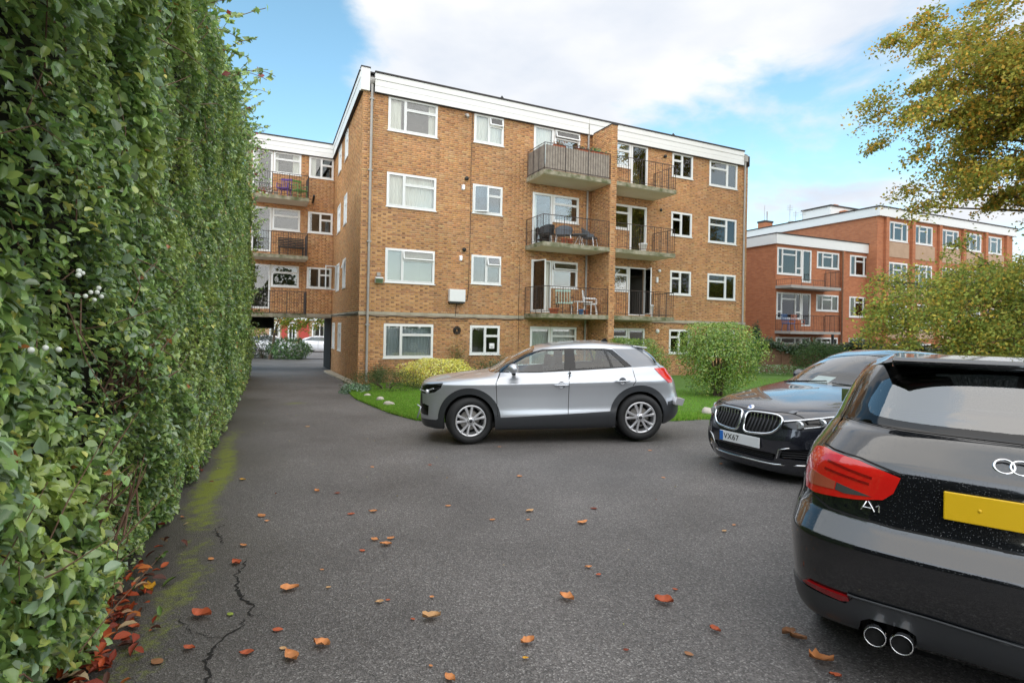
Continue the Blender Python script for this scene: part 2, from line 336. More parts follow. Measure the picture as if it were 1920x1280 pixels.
def mossf(V):
    d = (V[:, 0]-hedge_x(V[:, 1]))*.913
    near = np.clip(1-np.abs(d-.17-.05*np.sin(V[:, 1]*2.1))/.27, 0, 1)*np.interp(V[:, 1], [1, 3, 4.2, 5.5, 7.5, 10, 13], [1.1, .9, .8, 1.4, 1.2, .5, .1])
    # a mossy puddle-shaped patch further down the drive
    return near + 1.1*np.clip(1-np.hypot((V[:, 0]+5.2)/.6, (V[:, 1]-13.2)/.5), 0, 1)
xs = [-300, -60, -20, -10, -6, 0, 8, 20, 60, 300]; ys = [-40, -10, 0, 9, 18.4, 24.4, 35, 50, 110, 400]
V = [(x, y, float(gz(x, y))-.03) for y in ys for x in xs]
F = [(j*10+i, j*10+i+1, j*10+i+11, j*10+i+10) for j in range(9) for i in range(9)]
mesh_np('ground', V, F, MT['soil'])['kind'] = 'structure'
sheet('driveway', MT['asphalt'], None, 0, -18, 14, -14, 36, .125, moss=mossf)
# street beyond the archway
sheet('street', MT['asphalt'], None, .004, -70, 6, 36.5, 62, 4)
# lawn: left edge follows the drive's curve, then runs behind the parked cars
LE = [(-4.75, 16.6), (-4.61, 15.67), (-4.0, 14.2), (-3.18, 12.74), (-2.5, 11.6), (-1.84, 10.75), (-.8, 10.35), (.8, 10.2), (2.2, 10.3), (3.21, 10.50), (3.83, 10.78), (5.2, 10.6), (7, 10.4), (9.5, 10.2), (14, 10.2)]
def lawn_front(x): return np.interp(x, [p[0] for p in LE], [p[1] for p in LE])
def facade_y(x): return 18.374+(x+5.143)*.4755
V = []; F = []
lx = np.linspace(-4.75, 13.9, 80)
for k, x in enumerate(lx):
    y0 = float(lawn_front(x)); y1 = min(27.0, float(facade_y(x))-.02) if x < 11 else 27.0
    for j in range(13):
        y = y0+(y1-y0)*j/12; e = min(1, j/1.0)*.035
        V.append((x, y, float(gz(x, y))+.012+e))
    V.append((x, y0-.01, float(gz(x, y0))-.02))
for k in range(79):
    a = k*14; b = a+14
    for j in range(12): F.append((a+j, b+j, b+j+1, a+j+1))
    F.append((a+13, b+13, b, a))
mesh_np('lawn', V, F, MT['lawn'], smooth=True)['kind'] = 'structure'
# grass blades, dense near the drive edge where they are resolved
def grass_patch(n, xr, dmax, hmin, hmax):
    x = RNG.uniform(*xr, n); d = RNG.uniform(0, 1, n)**1.4*dmax; y = lawn_front(x)+d+RNG.normal(0, .025, n)
    ok = y < facade_y(x)-.1; x, y = x[ok], y[ok]; n = len(x)
    z = gz(x, y)+.04; h = RNG.uniform(hmin, hmax, n); a = RNG.uniform(0, 6.28, n); w = .006+.003*RNG.random(n)
    dx, dy = np.cos(a)*w, np.sin(a)*w; lxx, lyy = RNG.normal(0, .4, n)*h, RNG.normal(0, .4, n)*h
    V = np.stack([np.stack([x-dx, y-dy, z-.03], 1), np.stack([x+dx, y+dy, z-.03], 1), np.stack([x+lxx, y+lyy, z+h-.03], 1)], 1).reshape(-1, 3)
    F = np.arange(n*3).reshape(-1, 3)
    c = palette(n, [(.17, .36, .035), (.24, .45, .05), (.12, .26, .03), (.38, .42, .10)], [4, 4, 2, 1])
    return V, F, np.repeat(c, 3, 0)
VV = []; FF = []; CC = []; off = 0
for a in [(90000, (-4.7, -1.0), 4.5, .04, .08), (60000, (2.6, 7.5), 6, .04, .08), (15000, (-1, 2.6), 1.2, .03, .07), (30000, (7.5, 13.5), 13, .05, .09)]:
    v, f, c = grass_patch(*a); VV.append(v); FF.append(f+off); CC.append(c); off += len(v)
g = mesh_np('grass', np.concatenate(VV), np.concatenate(FF), MT['grass'], col=np.concatenate(CC))
tag(g, 'short mown green grass of the lawn in front of the brick flats', 'grass', kind='stuff')

# cracks in the drive
def crack(pts, w):
    mb = MB(); P = []
    for (a, b), (c, d) in zip(pts[:-1], pts[1:]):
        for k in range(9):
            t = k/9; P.append((a+(c-a)*t+random.gauss(0, .012), b+(d-b)*t+random.gauss(0, .012)))
    P.append(pts[-1]); L = []; R = []
    for i, (x, y) in enumerate(P):
        q = P[min(i+1, len(P)-1)]; p = P[max(0, i-1)]; dx, dy = q[0]-p[0], q[1]-p[1]; l = math.hypot(dx, dy) or 1; h = w*random.uniform(.25, 1.0)*(math.sin(math.pi*min(1, (i+.5)/len(P)))**.4)
        L.append((x-dy/l*h, y+dx/l*h, float(gz(x, y))+.0045)); R.append((x+dy/l*h, y-dx/l*h, float(gz(x, y))+.0045))
    n = len(P); mb.add(L+R, [(i, i+n, i+n+1, i+1) for i in range(n-1)]); return mb
for pts, w in [([(-1.78, 3.75), (-1.72, 3.5), (-1.62, 3.3), (-1.44, 3.1), (-1.38, 2.96)], .010), ([(-1.38, 2.96), (-1.42, 2.7), (-1.40, 2.55), (-1.30, 2.4), (-1.24, 2.26), (-1.13, 2.08), (-1.07, 1.85)], .010), ([(-2.32, 4.5), (-2.3, 4.3), (-2.2, 4.2), (-2.1, 4.05)], .007), ([(-1.45, 2.75), (-1.6, 2.8), (-1.75, 2.95)], .004)]:
    crack(pts, w).build('crack', MT['tar'], kind='structure', fixn=False)

# ------------------------------------------------------------------ brick walls
class Bricks:
    """Flemish-style bond laid brick by brick on a wall plane of the building's local frame"""
    def __init__(s): s.c = []; s.flat = []
    def wall(s, O, ang, u0, u1, z0, z1, holes=(), proud=.006, end0=None):
        ca, sa = math.cos(ang), math.sin(ang); row = math.floor(z0/.075)
        z = row*.075
        while z < z1-.02:
            za, zb = max(z+.005, z0), min(z+.07, z1)
            if zb-za > .02:
                iv = [(u0, u1)]
                for (a, b, c, d) in holes:
                    if c < (za+zb)/2 < d:
                        nv = []
                        for p, q in iv:
                            if b <= p or a >= q: nv.append((p, q)); continue
                            if a > p: nv.append((p, a))
                            if b < q: nv.append((b, q))
                        iv = nv
                k = math.floor(u0/.3375)-1; offs = (row % 2)*.16875
                u = k*.3375+offs; st = True
                while u < u1:
                    w = .225 if st else .1125; a0, b0 = u+.005, u+w-.005
                    for p, q in iv:
                        aa, bb = max(a0, p), min(b0, q)
                        if bb-aa > .03: s.c.append((O[0], O[1], ca, sa, aa, bb, za, zb, st, proud*random.uniform(.6, 1.3)))
                    u += w; st = not st
            z += .075; row += 1
    def build(s, parent, Mw, mat_, keep=300):
        A = np.array([[float(v) for v in r] for r in s.c]); O0, O1, ca, sa, a, b, z0, z1, st, pr = A.T
        def pt(u, d, z): return np.stack([O0+ca*u+sa*d, O1+sa*u-ca*d, z], -1)
        q = .002
        V = np.stack([pt(a, 0*a-.002, z0), pt(b, 0*a-.002, z0), pt(b, 0*a-.002, z1), pt(a, 0*a-.002, z1), pt(a+q, pr, z0+q), pt(b-q, pr, z0+q), pt(b-q, pr, z1-q), pt(a+q, pr, z1-q)], 1)
        fr = [(4, 5, 6, 7), (0, 1, 5, 4), (1, 2, 6, 5), (2, 3, 7, 6), (3, 0, 4, 7)]
        n = len(A)
        C = np.where(st[:, None] > .5, palette(n, [(.545, .265, .11), (.59, .30, .13), (.49, .225, .09), (.61, .36, .18), (.36, .165, .075)], [5, 4, 3, 1.5, 1.0], .08), palette(n, [(.51, .245, .10), (.22, .11, .06), (.33, .15, .075), (.58, .32, .155)], [3, 2.2, 2, 1.5], .15))
        ctr = V.mean(1); Wc = ctr@np.array(Mw.to_3x3()).T+np.array(Mw.translation); score = np.linalg.norm(Wc-np.array([0, 0, CAMZ]), axis=1)
        mean = np.array([.51, .265, .118]); C = (mean+(C-mean)*.70)*[1.0, 1.02, 1.0]
        m0 = (np.abs(O0) < .01) & (ca > .99); um = (a+b)/2; zm = (z0+z1)/2     # rain streaks below the sills and slabs of the front wall
        stn = np.zeros(n)
        for (hu0, hu1, hz0, hz1) in s.holes:
            if hz0 > hz1-.2: continue
            dz = hz0-zm; 
            for e_ in (hu0, hu1): stn = np.maximum(stn, np.where(m0 & (dz > 0) & (dz < 1.1), np.clip(1-np.abs(um-e_)/.16, 0, 1)*(1-dz/1.1), 0))
            stn = np.maximum(stn, np.where(m0 & (dz > 0) & (dz < .3) & (um > hu0) & (um < hu1), .5*(1-dz/.3), 0))
        C = C*(1-.42*stn*RNG.uniform(.5, 1, n))[:, None]
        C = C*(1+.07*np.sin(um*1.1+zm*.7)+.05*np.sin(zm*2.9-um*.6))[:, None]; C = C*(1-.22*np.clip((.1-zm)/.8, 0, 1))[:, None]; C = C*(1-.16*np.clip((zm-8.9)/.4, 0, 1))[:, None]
        # bricks that show largest: the nearest of the front wall beside the corner, above the planting
        nrm = np.stack([sa, -ca, 0*ca], -1)@np.array(Mw.to_3x3()).T; vd = (np.array([0, 0, CAMZ])-Wc); vd /= np.linalg.norm(vd, axis=1)[:, None]
        big = (b-a)*np.abs((nrm*vd).sum(1))/score; big[(Wc[:, 2] < .35)] = 0; big[nrm[:, 1] > -.3] *= .4
        order = np.argsort(-big); pick = order[:keep]; rest = order[keep:]
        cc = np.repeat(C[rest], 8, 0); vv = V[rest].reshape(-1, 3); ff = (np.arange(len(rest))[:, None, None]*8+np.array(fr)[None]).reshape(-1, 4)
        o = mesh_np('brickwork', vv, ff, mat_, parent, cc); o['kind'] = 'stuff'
        cache = {}
        for i in pick:
            L = round(float(b[i]-a[i]), 3); key = (L, round(float(z1[i]-z0[i]), 3), int(RNG.integers(6)), round(float(ca[i]), 2))
            if key not in cache:
                me = bpy.data.meshes.new('brick'); v = V[i]-ctr[i]; me.from_pydata([tuple(map(float, p)) for p in v], [], fr)
                at = me.color_attributes.new('Col', 'FLOAT_COLOR', 'POINT'); at.data.foreach_set('color', np.tile(np.append(C[i], 1), 8).astype(np.float32)); me.materials.append(mat_); cache[key] = me
            link(bpy.data.objects.new('brick', cache[key]), parent, Matrix.Translation(Vector(map(float, ctr[i]))))

def wall_panel(mb, O, ang, u0, u1, z0, z1, holes, d=0.0, thick=.2):
    """backing wall of mortar with real openings and reveals"""
    ca, sa = math.cos(ang), math.sin(ang)
    P = lambda u, dd, z: (O[0]+ca*u+sa*dd, O[1]+sa*u-ca*dd, z)
    us = sorted({u0, u1, *[max(u0, min(u1, v)) for h in holes for v in h[:2]]}); zs = sorted({z0, z1, *[max(z0, min(z1, v)) for h in holes for v in h[2:]]})
    for i in range(len(us)-1):
        for j in range(len(zs)-1):
            cu, cz = (us[i]+us[i+1])/2, (zs[j]+zs[j+1])/2
            if any(h[0] < cu < h[1] and h[2] < cz < h[3] for h in holes): continue
            mb.add([P(us[i], d, zs[j]), P(us[i+1], d, zs[j]), P(us[i+1], d, zs[j+1]), P(us[i], d, zs[j+1])], [(0, 1, 2, 3)])
    for a, b, c, e in holes:
        for q in ([(a, c), (b, c)], [(b, c), (b, e)], [(b, e), (a, e)], [(a, e), (a, c)]):
            (p0, q0), (p1, q1) = q; mb.add([P(p0, d, q0), P(p1, d, q1), P(p1, d-thick, q1), P(p0, d-thick, q0)], [(0, 1, 2, 3)])

CUR = {'curtain': 'curtain', 'blue': 'curtain_blue', 'lace': 'lace'}
def curtain(parent, u0, u1, z0, z1, m, dep=.16):
    n = max(6, int((u1-u0)/.025)); v = []; ph = random.random()*6
    for i in range(n+1):
        u = u0+(u1-u0)*i/n; d = dep+.022*math.sin(ph+i*1.35)+.008*math.sin(i*2.9); v += [(u, d, z0), (u, d+.004, z1)]
    mb = MB(); mb.add(v, [(2*i, 2*i+2, 2*i+3, 2*i+1) for i in range(n)], True); return mb.build('curtain', m, parent, fixn=False)
def window(parent, mw, u0, u1, z0, z1, lay, cur=None, name='window', sill=True, open_=None, room=True, fr=.055, white='upvc', room_m='room', rm=.2):
    """lay: list of (u0,u1,z0,z1) panes as fractions, each a sash. Wall frame: x along, -y outward."""
    w, h = u1-u0, z1-z0
    mb = MB(); y0, y1 = -.012, .055
    mb.box(u0+.003, u0+fr, y0, y1, z0+.003, z1-.003); mb.box(u1-fr, u1-.003, y0, y1, z0+.003, z1-.003)
    mb.box(u0+fr, u1-fr, y0, y1, z1-fr, z1-.003); mb.box(u0+fr, u1-fr, y0, y1, z0+.003, z0+fr)
    iu0, iu1, iz0, iz1 = u0+fr, u1-fr, z0+fr, z1-fr
    cells = [(iu0+(iu1-iu0)*a, iu0+(iu1-iu0)*b, iz0+(iz1-iz0)*c, iz0+(iz1-iz0)*d) for a, b, c, d in lay]
    root = None; tmp = []
    for k, (a, b, c, d) in enumerate(cells):
        s = .03; A, B_, C_, D_ = a+(.0 if a == iu0 else .012), b-(.0 if b == iu1 else .012), c+(0 if c == iz0 else .012), d-(0 if d == iz1 else .012)
        if not (open_ and k == open_[0]):
            mb.box(A, A+s, y0-.012, y1-.008, C_, D_); mb.box(B_-s, B_, y0-.012, y1-.008, C_, D_); mb.box(A+s, B_-s, y0-.012, y1-.008, D_-s, D_); mb.box(A+s, B_-s, y0-.012, y1-.008, C_, C_+s)
            tmp.append((A+s, B_-s, C_+s, D_-s, None))
        else: tmp.append((A, B_, C_, D_, open_[1]))
        # mullions / transoms between cells
        if a > iu0+.01: mb.box(a-.0125, a+.0125, y0+.004, y1-.012, c, d)
        if c > iz0+.01: mb.box(a+.0125, b-.0125, y0+.002, y1-.014, c-.0125, c+.0125)
    root = mb.build(name, MT[white], parent, mw)
    for a, b, c, d, op in tmp:
        if op is None:
            MB().box(a-.004, b+.004, .016, .022, c-.004, d+.004).build('pane', MT['pane'], root)
        else:      # an opened sash: op = ('side'|'top', degrees)
            W_, H_ = b-a, d-c; s = .04; sm = MB()
            sm.box(0, s, -.02, .02, 0, H_); sm.box(W_-s, W_, -.02, .02, 0, H_); sm.box(s, W_-s, -.02, .02, 0, s); sm.box(s, W_-s, -.02, .02, H_-s, H_)
            if op[0] == 'top': mm = Matrix.Translation((a, -.03, d)) @ Matrix.Rotation(-math.radians(op[1]), 4, 'X') @ Matrix.Translation((0, 0, -H_))
            elif op[0] == 'left': mm = Matrix.Translation((a, -.03, c)) @ Matrix.Rotation(-math.radians(op[1]), 4, 'Z')
            else: mm = Matrix.Translation((b, -.03, c)) @ Matrix.Rotation(math.radians(op[1]), 4, 'Z') @ Matrix.Translation((-W_, 0, 0))
            sm.build('open_sash', MT[white], root, mm)
            MB().box(s, W_-s, -.003, .003, s, H_-s).build('pane', MT['pane'], root, mm)
    if sill: MB().box(u0-.03, u1+.03, -.045, .03, z0-.028, z0+.001).build('sill', MT['sill'], root, bevel=.004)
    if room:
        rb = MB(); D = 2.6; a, b, c, d = u0-rm, u1+rm, z0-.9, z1+.15
        rb.add([(a, .2, c), (b, .2, c), (b, .2, d), (a, .2, d), (a, D, c), (b, D, c), (b, D, d), (a, D, d)], [(4, 5, 6, 7), (0, 4, 7, 3), (1, 2, 6, 5), (0, 1, 5, 4), (3, 7, 6, 2)])
        rb.build('interior', MT[room_m], root, fixn=False)
    e = .035
    if cur == 'sides': curtain(root, u0+e, u0+w*.28, z0+.03, z1-.04, MT['curtain']); curtain(root, u1-w*.16, u1-e, z0+.03, z1-.04, MT['curtain'])
    elif cur == 'left': curtain(root, u0+e, u0+w*.3, z0+.03, z1-.04, MT['curtain'])
    elif cur == 'both': curtain(root, u0+e, u0+w*.18, z0+.03, z1-.04, MT['curtain']); curtain(root, u1-w*.3, u1-e, z0+.03, z1-.04, MT['curtain'])
    elif cur == 'blind':
        bm_ = MB()
        for k in range(int((z1-z0)/.035)): bm_.add([(u0+e, .10, z0+.03+k*.035), (u1-e, .10, z0+.03+k*.035), (u1-e, .122, z0+.06+k*.035), (u0+e, .122, z0+.06+k*.035)], [(0, 1, 2, 3)])
        bm_.build('blind', MT['blind'], root, fixn=False)
    elif cur in CUR: curtain(root, u0+e, u1-e, z0+.03, z1-.04, MT[CUR[cur]])
    return root
LA = [(0, .33, 0, 1), (.33, 1, 0, .70), (.33, 1, .70, 1)]            # wide: casement left, fanlight over pane right
LAm = [(0, .64, 0, .72), (0, .64, .72, 1), (.64, 1, 0, 1)]
LB = [(0, .5, 0, 1), (.5, 1, 0, .66), (.5, 1, .66, 1)]; LBm = [(0, .47, 0, .70), (0, .47, .70, 1), (.47, 1, 0, 1)]
LC = [(0, 1, 0, .68), (0, 1, .68, 1)]; LD = [(0, 1, 0, 1)]

def railing(parent, mw, pts, h=1.0, gapx=.11, name='railing', mid=None, flare=0):
    """pts: polyline in wall frame (x,y,z); square bars, top and bottom rails, posts"""
    mb = MB()
    for (a, b) in zip(pts[:-1], pts[1:]):
        A, B_ = Vector(a), Vector(b); L = (B_-A).length; n = max(1, round(L/gapx)); up = Vector((0, 0, h))
        mb.tube([A+up, B_+up], .014, 4); mb.tube([A+Vector((0, 0, .08)), B_+Vector((0, 0, .08))], .010, 4)
        if mid: mb.tube([A+Vector((0, 0, mid)), B_+Vector((0, 0, mid))], .008, 4)
        for k in range(n+1):
            p = A.lerp(B_, k/n); post = k in (0, n) or (n > 8 and k in (n//3, 2*n//3)); r = .016 if post else .0065
            mb.tube([p+Vector((0, 0, -.06 if post else .08)), p+up], r, 4, cap=False)
    return mb.build(name, MT['iron'], parent, mw, fixn=False)

# ------------------------------------------------------------------ the block of flats
BA = empty('apartment_block', (-5.143, 18.374, 0), .4438, 'four-storey yellow-brown brick flats with white fascia, balconies and an archway over the drive', 'building')
MW = BA.matrix_basis.copy()
MWf = Matrix.Translation((-5.143, 18.374, 0)) @ Matrix.Rotation(.4438, 4, 'Z')
WO = (.22, 8.56); SO = (.22, 8.56); SANG = math.atan2(-8.56, -.22); SL = math.hypot(8.56, .22)
UR = 17.99; ZT = 9.27; Z0 = -1.0
front = []          # (u0,u1,z0,z1,layout,curtain,open,name,sill)
LV = [0, 2.6, 5.2, 7.8]
w1c = ['sides', 'curtain', 'blind', 'blue']
for k in range(4):
    t = 9.27-LV[k]
    front.append((.84, 2.60, t-1.18, t, LA, w1c[k], (2, ('top', 12)) if k == 2 else None, 'window', True))
    front.append((3.99, 5.19, t-1.07, t, LB, ['curtain', None, None, None][k], (2, ('top', 14)) if k in (0, 2) else ((0, ('left', 20)) if k == 1 else None), 'window', True))
    zb = t-2.04
    front.append((6.47, 7.36, zb, t, [(0, 1, 0, 1)], ['curtain', 'left', 'curtain', 'lace'][k], (0, ('left', 80)) if k == 2 else None, 'balcony_door', False))
    front.append((7.375, 8.57, t-1.05, t, LC, [None, None, None, 'lace'][k], (1, ('top', 15)) if k in (0, 2) else None, 'window', True))
    front.append((9.95, 11.10, t-1.05, t, LC, None, None, 'window', True))
    front.append((11.115, 12.0, zb, t, [(0, 1, 0, 1)], ['left', None, None, None][k], (0, ('right', 70)) if k == 2 else None, 'balcony_door', False))
    front.append((13.35, 14.55, t-1.07, t, LBm, ['blue', None, None, None][k], None, 'window', True))  # grey reflection in the top floor panes, put in as a blue-grey curtain
    front.append((15.54, 17.30, t-1.18, t, LAm, ['curtain', None, None, None][k], None, 'window', True))
holesF = [f[:4] for f in front]+[(0, UR, 1.76, 1.88)]
BR = Bricks(); wb = MB()
BR.wall((0, 0), 0, 0, UR, Z0, ZT, holesF); wall_panel(wb, (0, 0), 0, 0, UR, Z0, ZT, [f[:4] for f in front])
side = []
for k, zb in enumerate((8.1, 5.45, 2.88, .30)):
    t = 9.27-LV[k]
    if k == 3: side += [(SL-8.2, SL-7.1, zb, t), (SL-5.9, SL-4.75, zb, t)]
    else: side += [(SL-6.95, SL-5.85, zb, t), (SL-4.65, SL-3.7, zb, t)]
BR.wall(SO, SANG, 0, SL-.004, Z0, ZT, side+[(0, SL, 1.76, 1.88)]); wall_panel(wb, SO, SANG, 0, SL, Z0, ZT, side)
wing = []
for k in range(3):
    t = 9.26-LV[k]; zb = t-2.04+.03
    wing += [(-3.56, -2.72, zb, t, [(0, 1, 0, 1)], ['left', None, None][k], None, 'balcony_door', False), (-2.705, -1.51, t-.99, t, LC, ['both', None, None][k], None, 'window', True), (-1.17, -.06, t-.99, t, LB, ['left', None, None][k], None, 'window', True)]
BR.wall(WO, 0, -3.84, 0, 1.87, ZT, [w[:4] for w in wing]); wall_panel(wb, WO, 0, -3.84, 0, 1.72, ZT, [w[:4] for w in wing])
# end wall of the main block on the right, back walls, roof slabs
wb.add([(UR, 0, Z0), (UR, 9, Z0), (UR, 9, ZT), (UR, 0, ZT)], [(0, 1, 2, 3)]); wb.add([(-3.62, 11.4, 1.72), (UR, 11.4, 1.72), (UR, 11.4, ZT), (-3.62, 11.4, ZT)], [(0, 1, 2, 3)])
wb.add([(-3.62, 8.56, 1.72), (-3.62, 11.4, 1.72), (-3.62, 11.4, ZT), (-3.62, 8.56, ZT)], [(0, 1, 2, 3)])
wb.add([(UR, 9, Z0), (UR, 11.4, Z0), (UR, 11.4, ZT), (UR, 9, ZT)], [(0, 1, 2, 3)]); wb.add([(.26, 11.3, Z0), (.26, 11.3, 1.72), (UR, 11.3, 1.72), (UR, 11.3, Z0)], [(0, 1, 2, 3)])
wb.build('wall', MT['mortar'], BA, fixn=False)
# fin wall between the balconies
BR.wall((9.12, 0), -math.pi/2, 0, 1.40, Z0, ZT+.02); BR.wall((9.385, -1.4), math.pi/2, 0, 1.40, Z0, ZT+.02)
BR.c = [c for c in BR.c]
BR.wall((9.12, -1.4), 0, 0, .265, Z0, ZT+.02)
MB().box(9.122, 9.383, -1.398, .0, Z0, ZT+.02).build('fin_wall', MT['mortar'], BA)
MB().box(9.10, 9.405, -1.425, -.16, ZT+.023, ZT+.06).build('coping', MT['felt'], BA)
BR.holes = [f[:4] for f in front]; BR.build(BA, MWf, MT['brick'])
# side wall returns: the tunnel jamb and ceiling
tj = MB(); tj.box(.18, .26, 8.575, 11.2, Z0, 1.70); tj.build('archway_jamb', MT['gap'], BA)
MB().box(-3.84, .24, 8.60, 11.4, 1.68, 1.74).build('archway_ceiling', MT['soffit'], BA)
MB().box(-3.9, -3.62, 8.58, 11.4, Z0, 1.72).build('archway_jamb', MT['mortar'], BA)
MB().box(-1.0, .20, 8.535, 8.60, 1.72, 1.868).build('lintel', MT['concrete'], BA)
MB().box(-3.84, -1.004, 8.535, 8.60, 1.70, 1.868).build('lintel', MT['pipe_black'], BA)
# concrete string course
for a, b in ((0, 6.19), (12.39, UR)): MB().box(a+.002, b, -.018, .02, 1.765, 1.875).build('string_course', MT['concrete'], BA)
sc = MB().box(.002, SL-.004, -.018, .02, 1.765, 1.875).build('string_course', MT['concrete'], BA, T(SO[0], SO[1], 0, SANG))
# windows
for (a, b, c, d, lay, cu, op, nm, si) in front: window(BA, Matrix.Identity(4), a, b, c, d, lay, cu, nm, si, op)
for i, (a, b, c, d) in enumerate(side): window(BA, T(SO[0], SO[1], 0, SANG), a, b, c, d, LB, None, 'window', True, {4: (0, ('left', 75)), 5: (2, ('top', 15))}.get(i), room=True)
for (a, b, c, d, lay, cu, op, nm, si) in wing: window(BA, T(WO[0], WO[1], 0), a, b, c, d, lay, cu, nm, si, op)
# fascia boards
def fascia(O, ang, u0, u1, zb=9.27, o=.10):
    for k in range(3):
        MB().box(u0, u1, -o-.012*(k % 2 == 0)-.004*k, .0, zb+.215*k+.004, zb+.215*(k+1)-.006).build('fascia_board', MT['cladding'], BA, T(O[0], O[1], 0, ang), bevel=.004)
    MB().box(u0, u1, -o-.028, .05, zb-.016, zb+.002).build('soffit_strip', MT['felt'], BA, T(O[0], O[1], 0, ang))
    MB().box(u0-.01, u1+.01, -o-.05, .35, zb+.648, zb+.70).build('roof_edge', MT['felt'], BA, T(O[0], O[1], 0, ang))
fascia((0, 0), 0, .36, 17.62); fascia(SO, SANG, -.04, SL-.02); fascia(WO, 0, -3.95, -.12)
MB().box(-.10, .19, -.118, .10, 9.27, 10.02).build('fascia_corner', MT['cladding'], BA); MB().box(-.115, .205, -.135, .1, 10.022, 10.06).build('roof_edge', MT['felt'], BA)
MB().box(.22, UR-.02, .02, 11.4, 9.80, 9.86).build('roof', MT['felt'], BA); MB().box(-3.8, .21, 8.6, 11.4, 9.80, 9.858).build('roof', MT['felt'], BA)
MB().box(17.80, 17.99, -.10, .1, 9.27, 9.75).build('fascia_corner', MT['brick'], BA)
# balconies
def balc(u0, u1, z1, h, y=-1.4, O=(0, 0)):
    M_ = T(O[0], O[1], 0)
    b = MB().box(u0, u1, y+.03, -.004, z1-.16, z1-.002).build('balcony_slab', MT['soffit'], BA, M_)
    MB().box(u0-.012, u1+.012, y, y+.028, z1-.15, z1+.004).build('slab_edge', MT['concrete_edge'], b)
    MB().box(u0-.014, u0-.002, y+.03, -.004, z1-.15, z1+.004).build('slab_edge', MT['concrete_edge'], b)
    MB().box(u1+.002, u1+.014, y+.03, -.004, z1-.15, z1+.004).build('slab_edge', MT['concrete_edge'], b)
    return b
ID = Matrix.Identity(4)
for k in range(3):
    z = 7.16-LV[k]
    balc(6.2, 9.117, z, 1); balc(9.39, 12.36, z, 1)
    railing(BA, ID, [(6.22, -.03, z), (6.22, -1.36, z), (9.10, -1.36, z)], 1.0, mid=.5 if k == 1 else None)
    railing(BA, ID, [(9.40, -1.36, z), (11.3, -1.36, z), (12.34, -1.36, z), (12.34, -.03, z)], 1.0)
    zw = 7.02-LV[k]; balc(-3.48, -1.25, zw, 1, -1.2, WO)
    railing(BA, T(WO[0], WO[1], 0), [(-3.46, -.03, zw), (-3.46, -1.16, zw), (-1.27, -1.16, zw), (-1.27, -.03, zw)], 1.0, .10, mid=.5 if k else None)
# timber screen behind the top-left balcony rail: each slat by itself
n = 26
for i in range(n):
    x = 6.28+i*(2.80/n); MB().box(x, x+2.80/n-.008, -1.335, -1.322, 7.20, 8.10+random.uniform(-.01, .01)).build('screen_slat', MT['wood'], BA)
for i in range(11):
    y = -1.30+i*.115; MB().box(6.24, 6.252, y, y+.107, 7.20, 8.10).build('screen_slat', MT['wood'], BA)
# pipes and cables
def pipe(pts, r, m='pipe', name='drainpipe'): return MB().tube(pts, r, 10).build(name, MT[m], BA, fixn=False)
pipe([(.27, -.085, 9.62), (.27, -.085, -.5)], .042); MB().lathe([(0, .0), (.06, 0), (.09, .12), (.09, .2), (0, .2)], 12, 'z', (.27, -.085, 9.52)).build('hopper', MT['pipe'], BA)
pipe([(17.72, -.085, 9.62), (17.72, -.085, -.5)], .042); MB().box(17.63, 17.81, -.17, -.01, 9.45, 9.75).build('hopper', MT['pipe'], BA)
pipe([(8.93, -.08, 9.95), (8.93, -.08, 7.2)], .042, 'pipe'); pipe([(8.93, -.08, 7.0), (8.93, -.08, 4.56)], .042); pipe([(8.93, -.08, 4.4), (8.93, -.08, 1.96)], .042); pipe([(8.93, -.08, 1.8), (8.93, -.08, -.6)], .042)
pipe([(-3.78+.22, 8.56-.085, 9.3), (-3.78+.22, 8.56-.085, 2)], .042); pipe([(-3.56, 8.56-.085, 9.3), (-3.3, 8.40, 9.62)], .05)
for z in (9.0, 6.6, 4.2, 1.4): MB().box(.20, .34, -.13, -.004, z, z+.05).build('pipe_bracket', MT['pipe'], BA)
def wig(a, b, z, n, amp, y=-.035):
    return [(a+(b-a)*i/n, y, z+amp*math.sin(i*1.7)*random.uniform(.3, 1)) for i in range(n+1)]
MB().tube(wig(.02, 6.15, 1.72, 24, .025), .014, 6).build('cable', MT['cable'], BA, fixn=False)
MB().tube(wig(12.4, UR-.3, 1.73, 20, .02), .012, 6).build('cable', MT['cable'], BA, fixn=False)
MB().tube([(SO[0]-.035-.0257*0+(-.22)*i/10, 8.56-8.5*i/10, 1.80+.02*math.sin(i*2)) for i in range(11)], .014, 6).build('cable', MT['cable'], BA, fixn=False)
for x, za, zb in ((3.91, 9.9, 2.9), (5.96, 4.1, -.4)): MB().tube([(x+.01*math.sin(i), -.022, za+(zb-za)*i/12) for i in range(13)], .008, 5).build('cable', MT['cable'], BA, fixn=False)
MB().tube([(3.9, -.022, 2.95), (3.86, -.03, 2.4), (3.45, -.03, 2.28), (3.4, -.03, 1.78)], .010, 5).build('cable', MT['cable'], BA, fixn=False)
MB().tube([(.4, -.02, 1.62), (2.2, -.02, 1.58), (3.9, -.02, 1.64)], .006, 5).build('cable', MT['cable'], BA, fixn=False)
